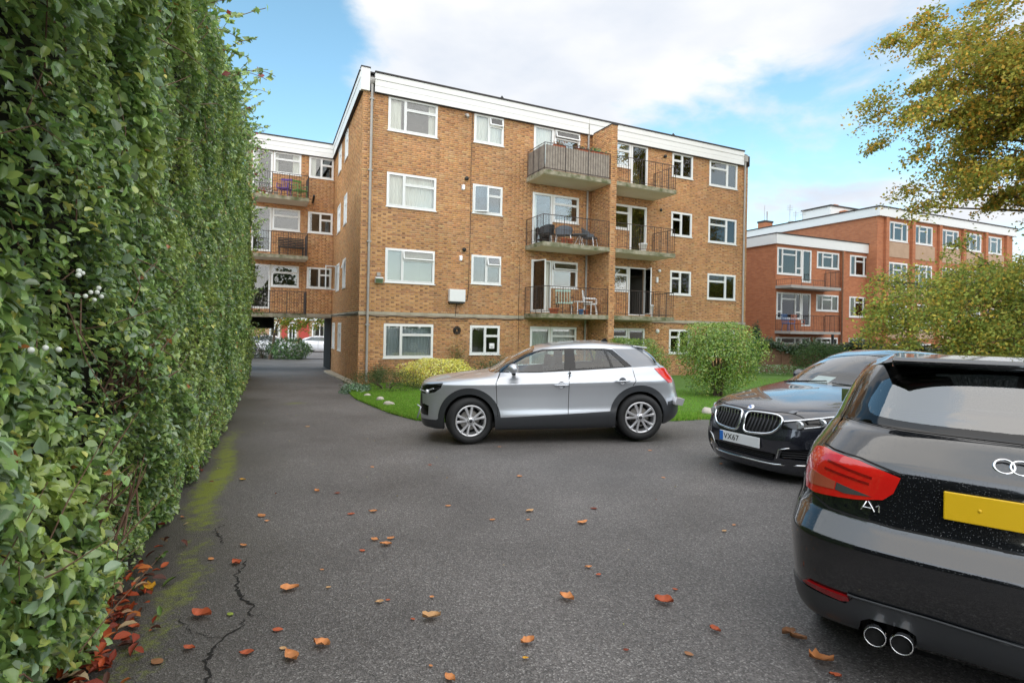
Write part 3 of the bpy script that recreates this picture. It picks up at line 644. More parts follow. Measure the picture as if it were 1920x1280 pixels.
# wall fittings
def onwall(u, z, d=0): return MWf @ Vector((u, d, z))
def fit(mb, name, m, u, z, label, cat, group=None):
    o = mb.build(name, MT[m]); o.matrix_world = Matrix.Translation(onwall(u, z)) @ Matrix.Rotation(.4438, 4, 'Z'); return tag(o, label, cat, group)
def ventm():
    m_ = MB(); m_.tube([(0, -.008, 0), (0, -.09, 0)], .055, 12); m_.lathe([(0, -.115), (.07, -.11), (.075, -.07), (.05, -.05)], 14, 'y'); return m_
fit(ventm(), 'wall_vent', 'pipe_black', 3.72, 6.80, 'round black flue outlet between the windows on the third floor of the brick flats', 'vent', 'flue outlets')
fit(ventm(), 'wall_vent', 'pipe_black', 3.68, 4.21, 'round black flue outlet between the windows on the second floor of the brick flats', 'vent', 'flue outlets')
def lantern():
    m_ = MB(); m_.box(-.05, .05, -.02, -.006, -.09, .09); m_.box(-.045, .045, -.10, -.02, -.07, .05); m_.prism([(-.06, .05), (.06, .05), (0, .10)], -.11, -.012); return m_
fit(lantern(), 'wall_lantern', 'alloy', 3.60, 6.47, 'small grey wall lantern under the flue outlet on the third floor', 'lamp', 'wall lanterns')
fit(lantern(), 'wall_lantern', 'alloy', 3.56, 3.9, 'small grey wall lantern under the flue outlet on the second floor', 'lamp', 'wall lanterns')
f = empty('floodlight', onwall(.62, 3.0), .4438, 'weathered grey floodlight beside the left drainpipe of the brick flats', 'lamp')
MB().box(-.14, .14, -.20, -.07, -.10, .10).build('housing', MT['alloy'], f, Matrix.Rotation(math.radians(25), 4, 'X'), bevel=.02); MB().box(-.11, .11, -.21, -.195, -.07, .07).build('lens', MT['clear'], f, Matrix.Rotation(math.radians(25), 4, 'X')); MB().box(-.06, .06, -.09, -.004, .08, .20).build('bracket', MT['pipe'], f)
f = empty('meter_box', onwall(3.42, 2.31), .4438, 'white rectangular cabinet fixed to the brick wall above the ground floor windows', 'box')
MB().box(-.30, .30, -.20, -.008, 0, .44).build('cabinet', MT['white_plastic'], f, bevel=.01); MB().box(-.29, .29, -.17, -.008, -.06, -.002).build('base_tray', MT['black'], f)
f = empty('cable_coil', onwall(3.48, 1.28), .4438, 'round coil of dark cable on the ground floor wall below the white cabinet', 'cable')
for r in (.14, .11, .08, .05): MB().tube([(r*math.cos(a*.35), -.03-.01*math.sin(a), r*math.sin(a*.35)) for a in range(19)], .012, 5).build('loop', MT['cable'], f, fixn=False)
fit(MB().tube([(0, -.01, 0), (0, -.2, -.06), (0, -.26, -.16)], .05, 10), 'overflow_pipe', 'pipe', 3.66, 9.12, 'short grey curved outlet pipe just under the fascia beside the top floor window', 'pipe')
fit(ventm(), 'wall_vent', 'pipe_black', 12.9, 9.0, 'round black flue outlet beside the top floor balcony on the right', 'vent', 'flue outlets')
fit(MB().lathe([(0, -.09), (.06, -.08), (.07, -.02), (.0, -.006)], 14, 'y'), 'wall_vent', 'white_plastic', 12.72, 4.0, 'small round white vent cover right of the first floor balcony', 'vent')
fit(MB().box(-.05, .05, -.07, -.008, -.12, .12), 'wall_box', 'white_plastic', 12.6, 3.6, 'small upright white box on the wall under the round vent cover', 'box')
fit(MB().lathe([(0, -.07), (.09, -.06), (.10, -.02), (.0, -.006)], 16, 'y'), 'wall_vent', 'white_plastic', 12.68, 1.38, 'round white vent cover on the ground floor wall below the right balconies', 'vent')
fit(MB().lathe([(0, -.07), (.06, -.06), (.07, -.02), (.0, -.006)], 16, 'y'), 'wall_vent', 'pipe_black', 12.75, 6.65, 'small dark vent cover beside the second balcony from the top on the right', 'vent')
o = MB().tube([(0, -.01, 0), (0, -.25, .05), (0, -.55, .22)], .05, 10).build('overflow_pipe', MT['pipe_black']); o.matrix_world = Matrix.Translation(onwall(-.75, 7.1, 8.56)) @ Matrix.Rotation(.4438, 4, 'Z'); tag(o, 'black spout pipe sticking out of the wing wall beside the balcony', 'pipe')
for u, lb in ((5.2, 'left'), (13.6, 'right')):
    o = MB().tube([(0, 0, 9.9), (0, 0, 10.12)], .05, 8).lathe([(0, 10.24), (.09, 10.12), (0, 10.10)], 10).build('roof_vent', MT['pipe_black'], fixn=False); o.matrix_world = Matrix.Translation(onwall(u, 0, .25)); tag(o, 'small black vent stub on the flat roof, the %s of the two' % lb, 'vent', 'roof vent stubs')
# extractor fan in the ground floor window
o = MB().box(-.10, .10, -.025, -.012, -.10, .10); o.lathe([(0, -.05), (.03, -.05), (.07, -.03), (.075, -.02)], 16, 'y'); fit(o, 'extractor_fan', 'white_plastic', 4.87, .72, 'round white extractor fan set in the ground floor window pane', 'fan')
# ------------------------------------------------------------------ balcony furniture
def F_(u, y, z, name, label, cat, group=None, rz=0, O=(0, 0)):
    p = MWf @ Vector((u+O[0], y+O[1], z)); return empty(name, p, .4438+rz, label, cat, group)
def chair(e, m, legm=None, w=.55, armed=True, tub=False):
    legm = legm or m; hw = w/2
    MB().box(-hw, hw, -.25, .25, .40, .45).build('seat', MT[m], e, bevel=.015)
    v = MB()
    if tub:
        for k in range(9):
            a = math.radians(-20+k*27.5); x0, y0 = hw*math.cos(a), .02+.27*math.sin(a); h = .62+.24*max(0, math.sin(a))
            v.add([(x0, y0, .43), (x0*1.12, y0*1.15, h)], [])
        v.add([], [(-18+2*k, -16+2*k, -15+2*k, -17+2*k) for k in range(8)]) if False else None
        n = 9; v.f += [(2*k, 2*k+2, 2*k+3, 2*k+1) for k in range(n-1)]; v.sm += [True]*(n-1)
        v.build('backrest', MT[m], e, fixn=False)
    else:
        for k in range(6): x = -hw+.03+k*(w-.06)/5; v.tube([(x, .24, .42), (x, .30, .92)], .014, 5)
        v.box(-hw, hw, .275, .31, .88, .96); v.build('backrest', MT[m], e)
    for sx in (-1, 1):
        for sy in (-1, 1): MB().tube([(sx*(hw-.05), sy*.2, .41), (sx*hw, sy*.26, 0)], .016, 6).build('leg', MT[legm], e, fixn=False)
        if armed and not tub: MB().tube([(sx*hw, -.22, .42), (sx*hw, -.22, .64), (sx*hw, .28, .66)], .018, 6).build('armrest', MT[legm], e, fixn=False)
def pot(e, m, r=.12, h=.2, plant=None):
    MB().lathe([(0, 0), (r*.7, 0), (r, h), (r*1.08, h), (r*1.08, h*.85), (r*.9, h*.85)], 14).build('pot', MT[m], e)
    if plant:
        n = 60; P = RNG.normal(size=(n, 3))*[r*.9, r*.9, .06]+[0, 0, h+.08]; leaves('leaves', P, RNG.normal(size=(n, 3))+[0, 0, 1], .06, palette(n, plant, [1]*len(plant)), MT['leaf'], e)
z3 = 4.56; z2 = 1.96; z4 = 7.16
chair(F_(7.45, -.75, z3, 'lounge_chair', 'grey upholstered tub chair left of the small table on the second-from-top balcony', 'chair', 'balcony tub chairs', -.6), 'grey_fabric', 'alloy', .62, tub=True)
chair(F_(8.65, -.7, z3, 'lounge_chair', 'grey upholstered tub chair right of the small table on the second-from-top balcony', 'chair', 'balcony tub chairs', .7), 'grey_fabric', 'alloy', .62, tub=True)
chair(F_(6.75, -.6, z3, 'lounge_chair', 'dark low chair by the railing corner left of the terracotta pots', 'chair', None, -.9), 'black', 'black', .6, tub=True)
e = F_(8.05, -.9, z3, 'side_table', 'small dark round table between the two grey tub chairs', 'table'); MB().lathe([(0, .44), (.32, .44), (.32, .47), (0, .47)], 20).build('table_top', MT['grey_fabric'], e)
for a in range(3): MB().tube([(0, 0, .44), (.26*math.cos(a*2.1), .26*math.sin(a*2.1), 0)], .014, 6).build('leg', MT['alloy'], e, fixn=False)
for u, s in ((7.2, 'left'), (7.48, 'right')): pot(F_(u, -1.18, z3, 'flower_pot', '%s of two terracotta pots in front of the grey tub chairs' % s, 'plant pot', 'terracotta pots by the railing'), 'terracotta', .11, .22)
chair(F_(7.5, -.8, z2, 'garden_chair', 'pale green fabric folding chair on the lowest left balcony', 'chair', None, -.35), 'green_fabric', 'black', .6)
chair(F_(8.72, -.75, z2, 'wicker_chair', 'white slatted armchair next to the fin wall on the lowest left balcony', 'chair', None, .9), 'white_plastic', 'white_plastic', .6)
e = F_(8.2, -.9, z2, 'garden_table', 'white slatted table beside the white armchair on the lowest left balcony', 'table')
for k in range(7): MB().box(-.34+k*.1, -.25+k*.1, -.25, .25, .48, .51).build('slat', MT['white_plastic'], e)
for sx in (-.3, .3):
    for sy in (-.22, .22): MB().tube([(sx, sy, .48), (sx, sy, 0)], .018, 6).build('leg', MT['white_plastic'], e, fixn=False)
pot(F_(6.85, -1.15, z2, 'flower_pot', 'wide terracotta bowl at the left end of the lowest balcony', 'plant pot'), 'terracotta', .2, .2)
pot(F_(8.0, -1.2, z2, 'flower_pot', 'small blue and white pot behind the lowest balcony railing', 'plant pot'), 'blue', .10, .2)
pot(F_(8.22, -1.2, z2, 'flower_pot', 'small red pot next to the blue pot on the lowest balcony', 'plant pot'), 'terracotta', .10, .18)
pot(F_(10.95, -1.1, z3, 'planter', 'square white planter in front of the balcony door right of the fin wall', 'plant pot'), 'white_plastic', .17, .34)
pot(F_(11.55, -1.0, z2, 'umbrella_stand', 'tall narrow white bin on the lowest right balcony', 'bin'), 'white_plastic', .07, .5)
for u, s, pl in ((6.9, 'dried brown plants', [(.3, .12, .05), (.12, .14, .05)]), (7.9, 'small dark plants', [(.05, .09, .03), (.2, .05, .1)]), (8.55, 'bright green leaves', [(.03, .2, .08), (.08, .3, .06)])):
    e = F_(u, -1.25, z4+.92, 'planter_box', 'trough with %s on top of the grey timber balcony screen' % s, 'planter', 'troughs on the balcony screen')
    MB().box(-.25, .25, -.07, .09, -.04, .1).build('trough', MT['terracotta'], e)
    n = 70; P = RNG.normal(size=(n, 3))*[.16, .05, .05]+[0, 0, .15]; leaves('leaves', P, RNG.normal(size=(n, 3))+[0, 0, 1], .08, palette(n, pl, [1, 1]), MT['leaf'], e)
# wing balconies
chair(F_(-2.25, -.6, 7.02, 'garden_chair', 'purple plastic chair on the top balcony of the wing over the archway', 'chair', None, -.4, WO), 'purple', None, .5)
chair(F_(-1.6, -.55, 7.02, 'garden_chair', 'green painted chair on the top balcony of the wing over the archway', 'chair', None, .5, WO), 'green_paint', None, .5)
for i, (u, m, s) in enumerate(((-3.35, 'terracotta', 'terracotta pot at the left corner'), (-3.1, 'terracotta', 'red pot second from the left corner'), (-2.85, 'stone', 'pale stone pot in the middle'), (-2.6, 'stone', 'grey stone pot nearest the purple chair'))):
    pot(F_(u, -1.0, 7.02, 'flower_pot', s+' of the top wing balcony', 'plant pot', 'pots on the top wing balcony', 0, WO), m, .1, .16, [(.1, .2, .05), (.4, .1, .08)])
e = F_(-1.9, -.5, 4.42, 'bench', 'dark slatted bench on the middle balcony of the wing', 'bench', None, 0, WO)
for k in range(6): MB().box(-.55, .55, .18, .21, .45+k*.075, .50+k*.075).build('slat', MT['black'], e)
MB().box(-.55, .55, -.2, .2, .40, .44).build('seat', MT['black'], e)
for sx in (-.5, .5):
    for sy in (-.17, .17): MB().box(sx-.02, sx+.02, sy-.02, sy+.02, 0, .4).build('leg', MT['black'], e)
# ------------------------------------------------------------------ cars: a lofted shell cut into panels
def mono(xk, yk, x):
    xk = np.asarray(xk, float); yk = np.asarray(yk, float); h = np.diff(xk); d = np.diff(yk)/h
    m = np.zeros(len(xk)); 
    for i in range(1, len(xk)-1):
        if d[i-1]*d[i] > 0:
            w1, w2 = 2*h[i]+h[i-1], h[i]+2*h[i-1]; m[i] = (w1+w2)/(w1/d[i-1]+w2/d[i])
    m[0], m[-1] = d[0], d[-1]
    x = np.asarray(x, float); i = np.clip(np.searchsorted(xk, x)-1, 0, len(xk)-2); t = (x-xk[i])/h[i]
    t2, t3 = t*t, t*t*t
    return (2*t3-3*t2+1)*yk[i]+(t3-2*t2+t)*h[i]*m[i]+(-2*t3+3*t2)*yk[i+1]+(t3-t2)*h[i]*m[i+1]
class Shell:
    ZK = [0, .13, .5, .87, 1]
    def __init__(s, rows):
        s.r = rows; d = [0.]
        for a, b in zip(rows[:-1], rows[1:]):
            d.append(d[-1]+max(.012, .5*(math.hypot(b[2]-a[2], b[5][2]-a[5][2])+math.hypot(b[1]-a[1], b[5][4]-a[5][4])*.5+math.hypot(b[0]-a[0], b[5][0]-a[5][0])*.5)))
        s.vk = np.array(d); s.VM = d[-1]; s.SM = 6.0
        # arc-length like table for the plan angle
        ph = np.linspace(0, math.pi, 4001); n = 4.0; x = np.sign(np.cos(ph))*np.abs(np.cos(ph))**(2/n)*2.1; y = np.abs(np.sin(ph))**(2/n)*.88
        L = np.concatenate([[0], np.cumsum(np.hypot(np.diff(x), np.diff(y)))]); s.pt = ph; s.pl = L/L[-1]
        gs, gv = np.meshgrid(np.linspace(0, s.SM, 380), np.linspace(0, s.VM, 230)); s.gs, s.gv = gs.ravel(), gv.ravel(); s.gp = s.P(s.gs, s.gv)
    def P(s, S, V):
        S = np.clip(np.atleast_1d(np.asarray(S, float)), 0, s.SM)/s.SM; V = np.clip(np.atleast_1d(np.asarray(V, float)), 0, s.VM)
        g = lambda f: mono(s.vk, [f(r) for r in s.r], V)
        xf, xr, w, nf, nr = (g(lambda r, k=k: r[k]) for k in range(5)); z = np.stack([g(lambda r, k=k: r[5][k]) for k in range(5)], 0)
        ph = np.interp(S, s.pl, s.pt); c, sn = np.cos(ph), np.abs(np.sin(ph)); n = np.where(c > 0, nf, nr)
        xm = (xf+xr)/2; x = xm-np.sign(c)*(xr-xf)/2*np.abs(c)**(2/n); y = w*sn**(2/n)
        # z along the outline: smooth interpolation through the five stations
        K = s.ZK; Z = np.empty_like(x); hs = [K[i+1]-K[i] for i in range(4)]; ds = [(z[i+1]-z[i])/hs[i] for i in range(4)]
        ms = [np.zeros_like(x)]+[np.where(ds[i-1]*ds[i] > 0, 2*ds[i-1]*ds[i]/(ds[i-1]+ds[i]+1e-12), 0) for i in range(1, 4)]+[np.zeros_like(x)]
        for i in range(4):
            m_ = (S >= K[i]) & (S <= K[i+1]); t = (S[m_]-K[i])/hs[i]; t2, t3 = t*t, t**3
            Z[m_] = (2*t3-3*t2+1)*z[i][m_]+(t3-2*t2+t)*hs[i]*ms[i][m_]+(-2*t3+3*t2)*z[i+1][m_]+(t3-t2)*hs[i]*ms[i+1][m_]
        return np.stack([x, y, Z], -1)
    def Nr(s, S, V):
        e = .004; S = np.clip(S, e, s.SM-e); V = np.clip(V, e, s.VM-e)
        a = s.P(S+e, V)-s.P(S-e, V); b = s.P(S, V+e)-s.P(S, V-e); n = np.cross(b, a); n /= np.linalg.norm(n, axis=1, keepdims=True)+1e-12
        ctr = np.array([2.0, 0, .6]); p = s.P(S, V)
        return n
    def inv(s, proj, pts):
        """proj: 'side' (x,z), 'front' (y,z), 'rear' (y,z), 'top' (x,y) -> (S,V)"""
        ax = {'side': (0, 2), 'front': (1, 2), 'rear': (1, 2), 'top': (0, 1)}[proj]
        G = s.gp[:, ax]; fr = s.gs/s.SM
        ok = {'side': (fr > .02) & (fr < .98), 'front': fr < .35, 'rear': fr > .65, 'top': s.gv > s.VM*.0}[proj]
        G = G[ok]; gs, gv = s.gs[ok], s.gv[ok]; out = []
        for q in pts:
            if proj == 'side': pen = 0*G[:, 0]+.0
            dd = ((G-np.array(q))**2).sum(1)
            if proj == 'top': dd = dd + .0002*(s.VM-gv)
            if proj == 'side': dd = dd + .0004*(.9-s.gp[ok][:, 1])
            i = int(np.argmin(dd)); a, b = gs[i], gv[i]
            for _ in range(4):
                p = s.P([a, a+.003, a], [b, b, b+.003])[:, ax]; J = np.stack([(p[1]-p[0])/.003, (p[2]-p[0])/.003], 1)
                if abs(np.linalg.det(J)) < 1e-3: break
                st = np.linalg.solve(J, np.array(q)-p[0]); st = np.clip(st, -.03, .03); a = min(max(a+st[0], 0), s.SM); b = min(max(b+st[1], 0), s.VM)
            out.append((a, b))
        return out
def dens(pts, step=.03, closed=True):
    o = []; n = len(pts)
    for i in range(n if closed else n-1):
        a, b = np.array(pts[i], float), np.array(pts[(i+1) % n], float); k = max(1, int(np.linalg.norm(b-a)/step))
        for j in range(k): o.append(tuple(a+(b-a)*j/k))
    if not closed: o.append(tuple(map(float, pts[-1])))
    return o
def smooth_poly(pts, it=2):
    for _ in range(it):
        n = len(pts); o = []
        for i in range(n):
            a, b = pts[i], pts[(i+1) % n]; o += [(.8*a[0]+.2*b[0], .8*a[1]+.2*b[1]), (.2*a[0]+.8*b[0], .2*a[1]+.8*b[1])]
        pts = o
    return pts
def inpoly(P, poly):
    x, y = P[:, 0], P[:, 1]; c = np.zeros(len(P), bool); px = [p[0] for p in poly]; py = [p[1] for p in poly]; j = len(poly)-1
    for i in range(len(poly)):
        if (py[i] > py[j]) != (py[j] > py[i]) or py[i] != py[j]:
            m_ = ((py[i] > y) != (py[j] > y)); xx = (px[j]-px[i])*(y-py[i])/((py[j]-py[i]) or 1e-12)+px[i]; c ^= m_ & (x < xx)
        j = i
    return c
def build_car(root, sh, regs, base_m, nS=110, nV=60, inv_cache={}):
    """regs: list of (name, material|None, proj, pts, dict(off, mid, closed, width, parent)) later ones win"""
    S0 = np.linspace(0, sh.SM, nS); V0 = np.linspace(0, sh.VM, nV)
    # polygons in (S,V)
    polys = []; pv = []; pe = []
    for (nm, m, proj, pts, op) in regs:
        if op.get('width'):
            d_ = dens(pts, .04, False); sv = np.array(sh.inv(proj, d_)); t = np.gradient(sv, axis=0); t /= np.linalg.norm(t, axis=1, keepdims=True)+1e-9; n_ = np.stack([-t[:, 1], t[:, 0]], 1)*op['width']/2
            pl = [tuple(q) for q in sv+n_]+[tuple(q) for q in (sv-n_)[::-1]]
        elif proj == 'sv': pl = dens(pts, .05)
        else: pl = sh.inv(proj, dens(pts, .03))
        pl = [(min(max(a, 0), sh.SM), min(max(b, 0), sh.VM)) for a, b in pl]; pl = [p for i, p in enumerate(pl) if math.dist(p, pl[i-1]) > 1e-4]
        polys.append(pl); b = len(pv); pv += pl; pe += [(b+i, b+(i+1) % len(pl)) for i in range(len(pl))]
    gp = [(a, b) for a in S0 for b in V0]
    if pv:
        A = np.array(gp); B = np.array(pv); keep = np.ones(len(A), bool)
        for i in range(0, len(A), 2000):
            d = ((A[i:i+2000, None]-B[None])**2).sum(-1).min(1); edge = (A[i:i+2000, 0] < 1e-6) | (A[i:i+2000, 0] > sh.SM-1e-6) | (A[i:i+2000, 1] < 1e-6) | (A[i:i+2000, 1] > sh.VM-1e-6)
            keep[i:i+2000] = (d > .012**2) | edge
        gp = [g for g, k in zip(gp, keep) if k]
    allp = [Vector(p) for p in pv]+[Vector(p) for p in gp]
    vo, eo, fo, *_ = delaunay_2d_cdt(allp, pe, [], 0, 1e-5)
    Q = np.array([(v.x, v.y) for v in vo]); F = np.array([f for f in fo if len(f) == 3]); C = Q[F].mean(1); own = np.full(len(F), -1)
    for k, pl in enumerate(polys): own[inpoly(C, pl)] = k
    P3 = sh.P(Q[:, 0], Q[:, 1]); N3 = sh.Nr(Q[:, 0], Q[:, 1])
    def make(name, m, sel, off, mid, parent, thick=.014):
        if not len(sel): return None
        f = F[sel]; ids, inv_ = np.unique(f, return_inverse=True); f = inv_.reshape(f.shape); p = P3[ids]+N3[ids]*off; n = N3[ids]
        a = p[f]; nn = np.cross(a[:, 1]-a[:, 0], a[:, 2]-a[:, 0]); ar = np.linalg.norm(nn, axis=1); f = f[ar > 1e-9]; nn = nn[ar > 1e-9]
        flip = (nn*n[f].sum(1)).sum(1) < 0; f[flip] = f[flip][:, ::-1]
        ec = {}
        for t in f:
            for i in range(3):
                e = (int(t[i]), int(t[(i+1) % 3])); ec[e] = 1
        bd = [e for e in ec if (e[1], e[0]) not in ec]
        bd = [e for e in bd if not (abs(p[e[0]][1]) < 1e-4 and abs(p[e[1]][1]) < 1e-4)]
        objs = []
        for sides in ([(1, -1)] if mid else [(-1,), (1,)]):
            V = []; FF = []; LN = []
            for sg in sides:
                b = len(V); q = p*[1, sg, 1]; qn = n*[1, sg, 1]; qi = q-qn*(thick+max(off, 0))
                V += [tuple(x) for x in q]+[tuple(x) for x in qi]; k = len(q)
                for t in f:
                    tt = t if sg == 1 else t[::-1]; FF.append(tuple(int(i)+b for i in tt)); LN += [tuple(qn[i]) for i in tt]
                for (i, j) in bd:
                    quad = (j, i, i+k, j+k) if sg == 1 else (i, j, j+k, i+k); w = np.cross(np.array(V[b+quad[1]])-V[b+quad[0]], np.array(V[b+quad[2]])-V[b+quad[0]]); l = np.linalg.norm(w)
                    if l < 1e-10: continue
                    FF.append(tuple(b+x for x in quad)); LN += [tuple(w/l)]*4
            me = bpy.data.meshes.new(name); me.from_pydata(V, [], FF); me.polygons.foreach_set('use_smooth', [True]*len(FF)); me.materials.append(m)
            if me.validate(): pass
            if len(me.loops) == len(LN): me.normals_split_custom_set(LN)
            objs.append(link(bpy.data.objects.new(name, me), parent))
        return objs
    res = {}
    body = make('body', base_m, np.where(own == -1)[0], 0, True, root)[0]; res['body'] = body
    for k, (nm, m, proj, pts, op) in enumerate(regs):
        if m is None: continue
        par = root
        if op.get('parent') and op['parent'] in res: par = res[op['parent']]
        o = make(nm, m, np.where(own == k)[0], op.get('off', 0), op.get('mid', False), par, op.get('thick', .014))
        if o: res.setdefault(nm, o[0])
    return res
def arc(cx, cz, r, a0, a1, n=24): return [(cx+r*math.cos(math.radians(a0+(a1-a0)*i/n)), cz+r*math.sin(math.radians(a0+(a1-a0)*i/n))) for i in range(n+1)]
def wheel(root, x, y, r, w=.225, steer=0, rim='double', rr=None):
    """wheel centred at (x,y) with its outside facing sign(y)"""
    sg = 1 if y > 0 else -1; rr = rr or r*.70
    e = Matrix.Translation((x, y, r)) @ Matrix.Rotation(steer, 4, 'Z') @ (Matrix.Rotation(math.pi, 4, 'Z') if sg > 0 else Matrix.Identity(4))
    prof = [(rr-.01, w/2), (rr+.005, -.0), (rr, -w/2+.015), (rr+.012, -w/2), (rr+(r-rr)*.5, -w/2-.012), (r-.022, -w/2+.004), (r-.004, -w/2+.03), (r, -w/2+.06), (r, w/2-.04), (r-.03, w/2), (rr-.01, w/2)]
    ty = MB().lathe(prof, 56, 'y').build('wheel', MT['tyre'], root, e)
    rm = MB().lathe([(rr-.004, -w/2+.012), (rr-.012, -w/2+.004), (rr-.028, -w/2+.012), (rr-.035, -w/2+.04), (rr-.05, .04), (rr-.06, w/2-.02)], 56, 'y').build('rim', MT['alloy'], ty, fixn=True)
    MB().lathe([(0, .02), (rr-.05, .02), (rr-.05, .03), (0, .03)], 32, 'y').build('brake_backing', MT['gap'], ty)
    MB().lathe([(0, -.005), (rr*.62, -.005), (rr*.62, .012), (0, .012)], 32, 'y').build('brake_disc', MT['pipe'], ty)
    for k in range(5):
        s = MB(); A = 2*math.pi*k/5+math.pi/2+.12
        for d in (-1, 1):
            a0 = A+d*.20; a1 = A+d*.235; ww = .020
            c0 = Vector((math.cos(a0)*.055, -w/2+.028, math.sin(a0)*.055)); c1 = Vector((math.cos(a1)*(rr-.022), -w/2+.016, math.sin(a1)*(rr-.022)))
            dr = (c1-c0).normalized(); sd = Vector((-dr.z, 0, dr.x)); q = []
            for c, h in ((c0, ww*.75), (c0.lerp(c1, .5), ww*.78), (c1, ww*1.05)):
                q += [c+sd*h, c+sd*h*.55+Vector((0, -.010, 0)), c-sd*h*.55+Vector((0, -.010, 0)), c-sd*h, c-sd*h+Vector((0, .03, 0)), c+sd*h+Vector((0, .03, 0))]
            s.add(q, [(6*j+i, 6*j+(i+1) % 6, 6*j+6+(i+1) % 6, 6*j+6+i) for j in range(2) for i in range(6)])
        s.build('spoke', MT['alloy'], ty)
    MB().lathe([(0, -w/2+.010), (.03, -w/2+.012), (.06, -w/2+.024), (.068, -w/2+.04), (.068, .0)], 24, 'y').build('hub', MT['alloy'], ty)
    MB().lathe([(0, -w/2+.004), (.026, -w/2+.006), (.028, -w/2+.012)], 20, 'y').build('hub_cap', MT['alloy_dark'], ty)
    for k in range(5):
        a = 2*math.pi*k/5-.3; MB().lathe([(0, -w/2+.016), (.008, -w/2+.016), (.008, -w/2+.03)], 8, 'y', (.045*math.cos(a), 0, .045*math.sin(a))).build('wheel_bolt', MT['alloy_dark'], ty)
    return ty
def ribbon(name, m, root, sh, proj, pts, r, off=.0, n=8, mid=False, flat=False, step=.04):
    """thin moulding following the shell"""
    sv = np.array(sh.inv(proj, dens(pts, step, False))); p = sh.P(sv[:, 0], sv[:, 1])+sh.Nr(sv[:, 0], sv[:, 1])*off
    mb = MB(); mb.tube(p, r, n)
    if mid: mb.tube(p*[1, -1, 1], r, n)
    o = mb.build(name, MT[m], root, fixn=False)
    if not mid: MB().tube(p*[1, -1, 1], r, n).build(name, MT[m], root, fixn=False)
    return o
def seats(root, xs, w=.5, m='seat', zf=.42):
    for x, ys in xs:
        for y in ys:
            s = MB().box(x-.25, x+.25, y-w/2, y+w/2, zf-.12, zf+.08).build('seat', MT[m], root, bevel=.05)
            b = MB().prism([(x+.16, zf), (x+.30, zf), (x+.42, zf+.62), (x+.32, zf+.64)], y-w/2+.03, y+w/2-.03).build('backrest', MT[m], s, bevel=.03)
            MB().prism([(x+.33, zf+.66), (x+.43, zf+.66), (x+.45, zf+.84), (x+.37, zf+.85)], y-.13, y+.13).build('headrest', MT[m], s, bevel=.025)
def mirror(root, x, y, z, m, sg, back='black', fold=False):
    e = MB(); v = []; 
    e.ball((0, 0, 0), 1, 8, (.085, .115, .075) if not fold else (.125, .06, .075)); mm = Matrix.Translation((x, sg*y, z))
    h = e.build('wing_mirror', MT[m], root, mm); MB().box(.045, .07, -.09, .09, -.05, .05).build('mirror_glass', MT['chrome'], h)
    MB().prism([(-.03, -.03), (.04, -.03), (.03, -.10), (-.02, -.10)], -.16 if sg > 0 else -.02, .02 if sg > 0 else .16).build('mirror_foot', MT[back], h)
    return h
def text(root, s, size, m, mw, name='lettering', depth=.001, parent=None, width=None):
    c = bpy.data.curves.new('t', 'FONT'); c.body = s; c.size = size; c.extrude = depth; c.align_x = 'CENTER'; c.align_y = 'CENTER'
    if width: c.space_character = width
    o = bpy.data.objects.new('t', c); COL.objects.link(o); dg = bpy.context.evaluated_depsgraph_get(); me = bpy.data.meshes.new_from_object(o.evaluated_get(dg)); bpy.data.objects.remove(o)
    me.materials.clear(); me.materials.append(MT[m]); return link(bpy.data.objects.new(name, me), root, mw)
FACE_F = Matrix(((0, 0, -1, 0), (-1, 0, 0, 0), (0, 1, 0, 0), (0, 0, 0, 1)))      # text plane facing -X (car front)
FACE_R = Matrix(((0, 0, 1, 0), (1, 0, 0, 0), (0, 1, 0, 0), (0, 0, 0, 1)))        # facing +X (car rear)
def place(e, X, Y, z0, yaw, pitch): e.matrix_world = Matrix.Translation((X, Y, z0)) @ Matrix.Rotation(yaw, 4, 'Z') @ Matrix.Rotation(-math.atan(pitch), 4, 'Y')

# ---- silver compact crossover seen from its side
Q = empty('parked_car', label='silver compact crossover parked side-on across the drive in front of the lawn', cat='car')
R = [(.14, 4.02, .82, 4, 4, [.20]*5), (.06, 4.13, .865, 3.6, 4, [.22, .22, .24, .28, .28]), (.02, 4.18, .901, 3.5, 4, [.38, .38, .41, .40, .40]), (0, 4.19, .884, 3.4, 4, [.55, .55, .51, .55, .55]),
     (.015, 4.16, .880, 3.4, 4, [.70, .70, .66, .68, .68]), (.03, 4.14, .889, 3.4, 4, [.80, .80, .80, .80, .80]), (.06, 4.11, .902, 3.4, 4, [.875, .87, .885, .885, .88]), (.13, 4.05, .878, 3.3, 4, [.925, .91, .925, .96, .96]), (.42, 4.0, .855, 3.4, 4, [.985, .955, .985, 1.04, 1.04]),
     (.95, 3.95, .825, 3.8, 4, [1.04, 1.01, 1.035, 1.09, 1.09]), (1.12, 3.90, .80, 4.2, 4, [1.06, 1.04, 1.06, 1.115, 1.12]), (1.42, 3.82, .745, 4.4, 4, [1.225, 1.20, 1.21, 1.225, 1.23]), (1.76, 3.68, .66, 4.4, 4, [1.385, 1.36, 1.36, 1.345, 1.345]), (1.90, 3.58, .61, 4.2, 4, [1.435, 1.415, 1.425, 1.40, 1.395]),
     (2.08, 3.45, .52, 3.6, 3.6, [1.468, 1.455, 1.468, 1.43, 1.425]), (2.4, 3.2, .25, 3, 3, [1.495, 1.49, 1.495, 1.46, 1.46]), (2.6, 2.9, .0, 3, 3, [1.505]*5)]
sh = Shell(R); m = MT['silver']; G = MT['gap']; CB = MT['cladding_black']
hx, hr = .83, 3.425
def S_(nm, mm, pts, **k): return (nm, mm, 'side', pts, k)
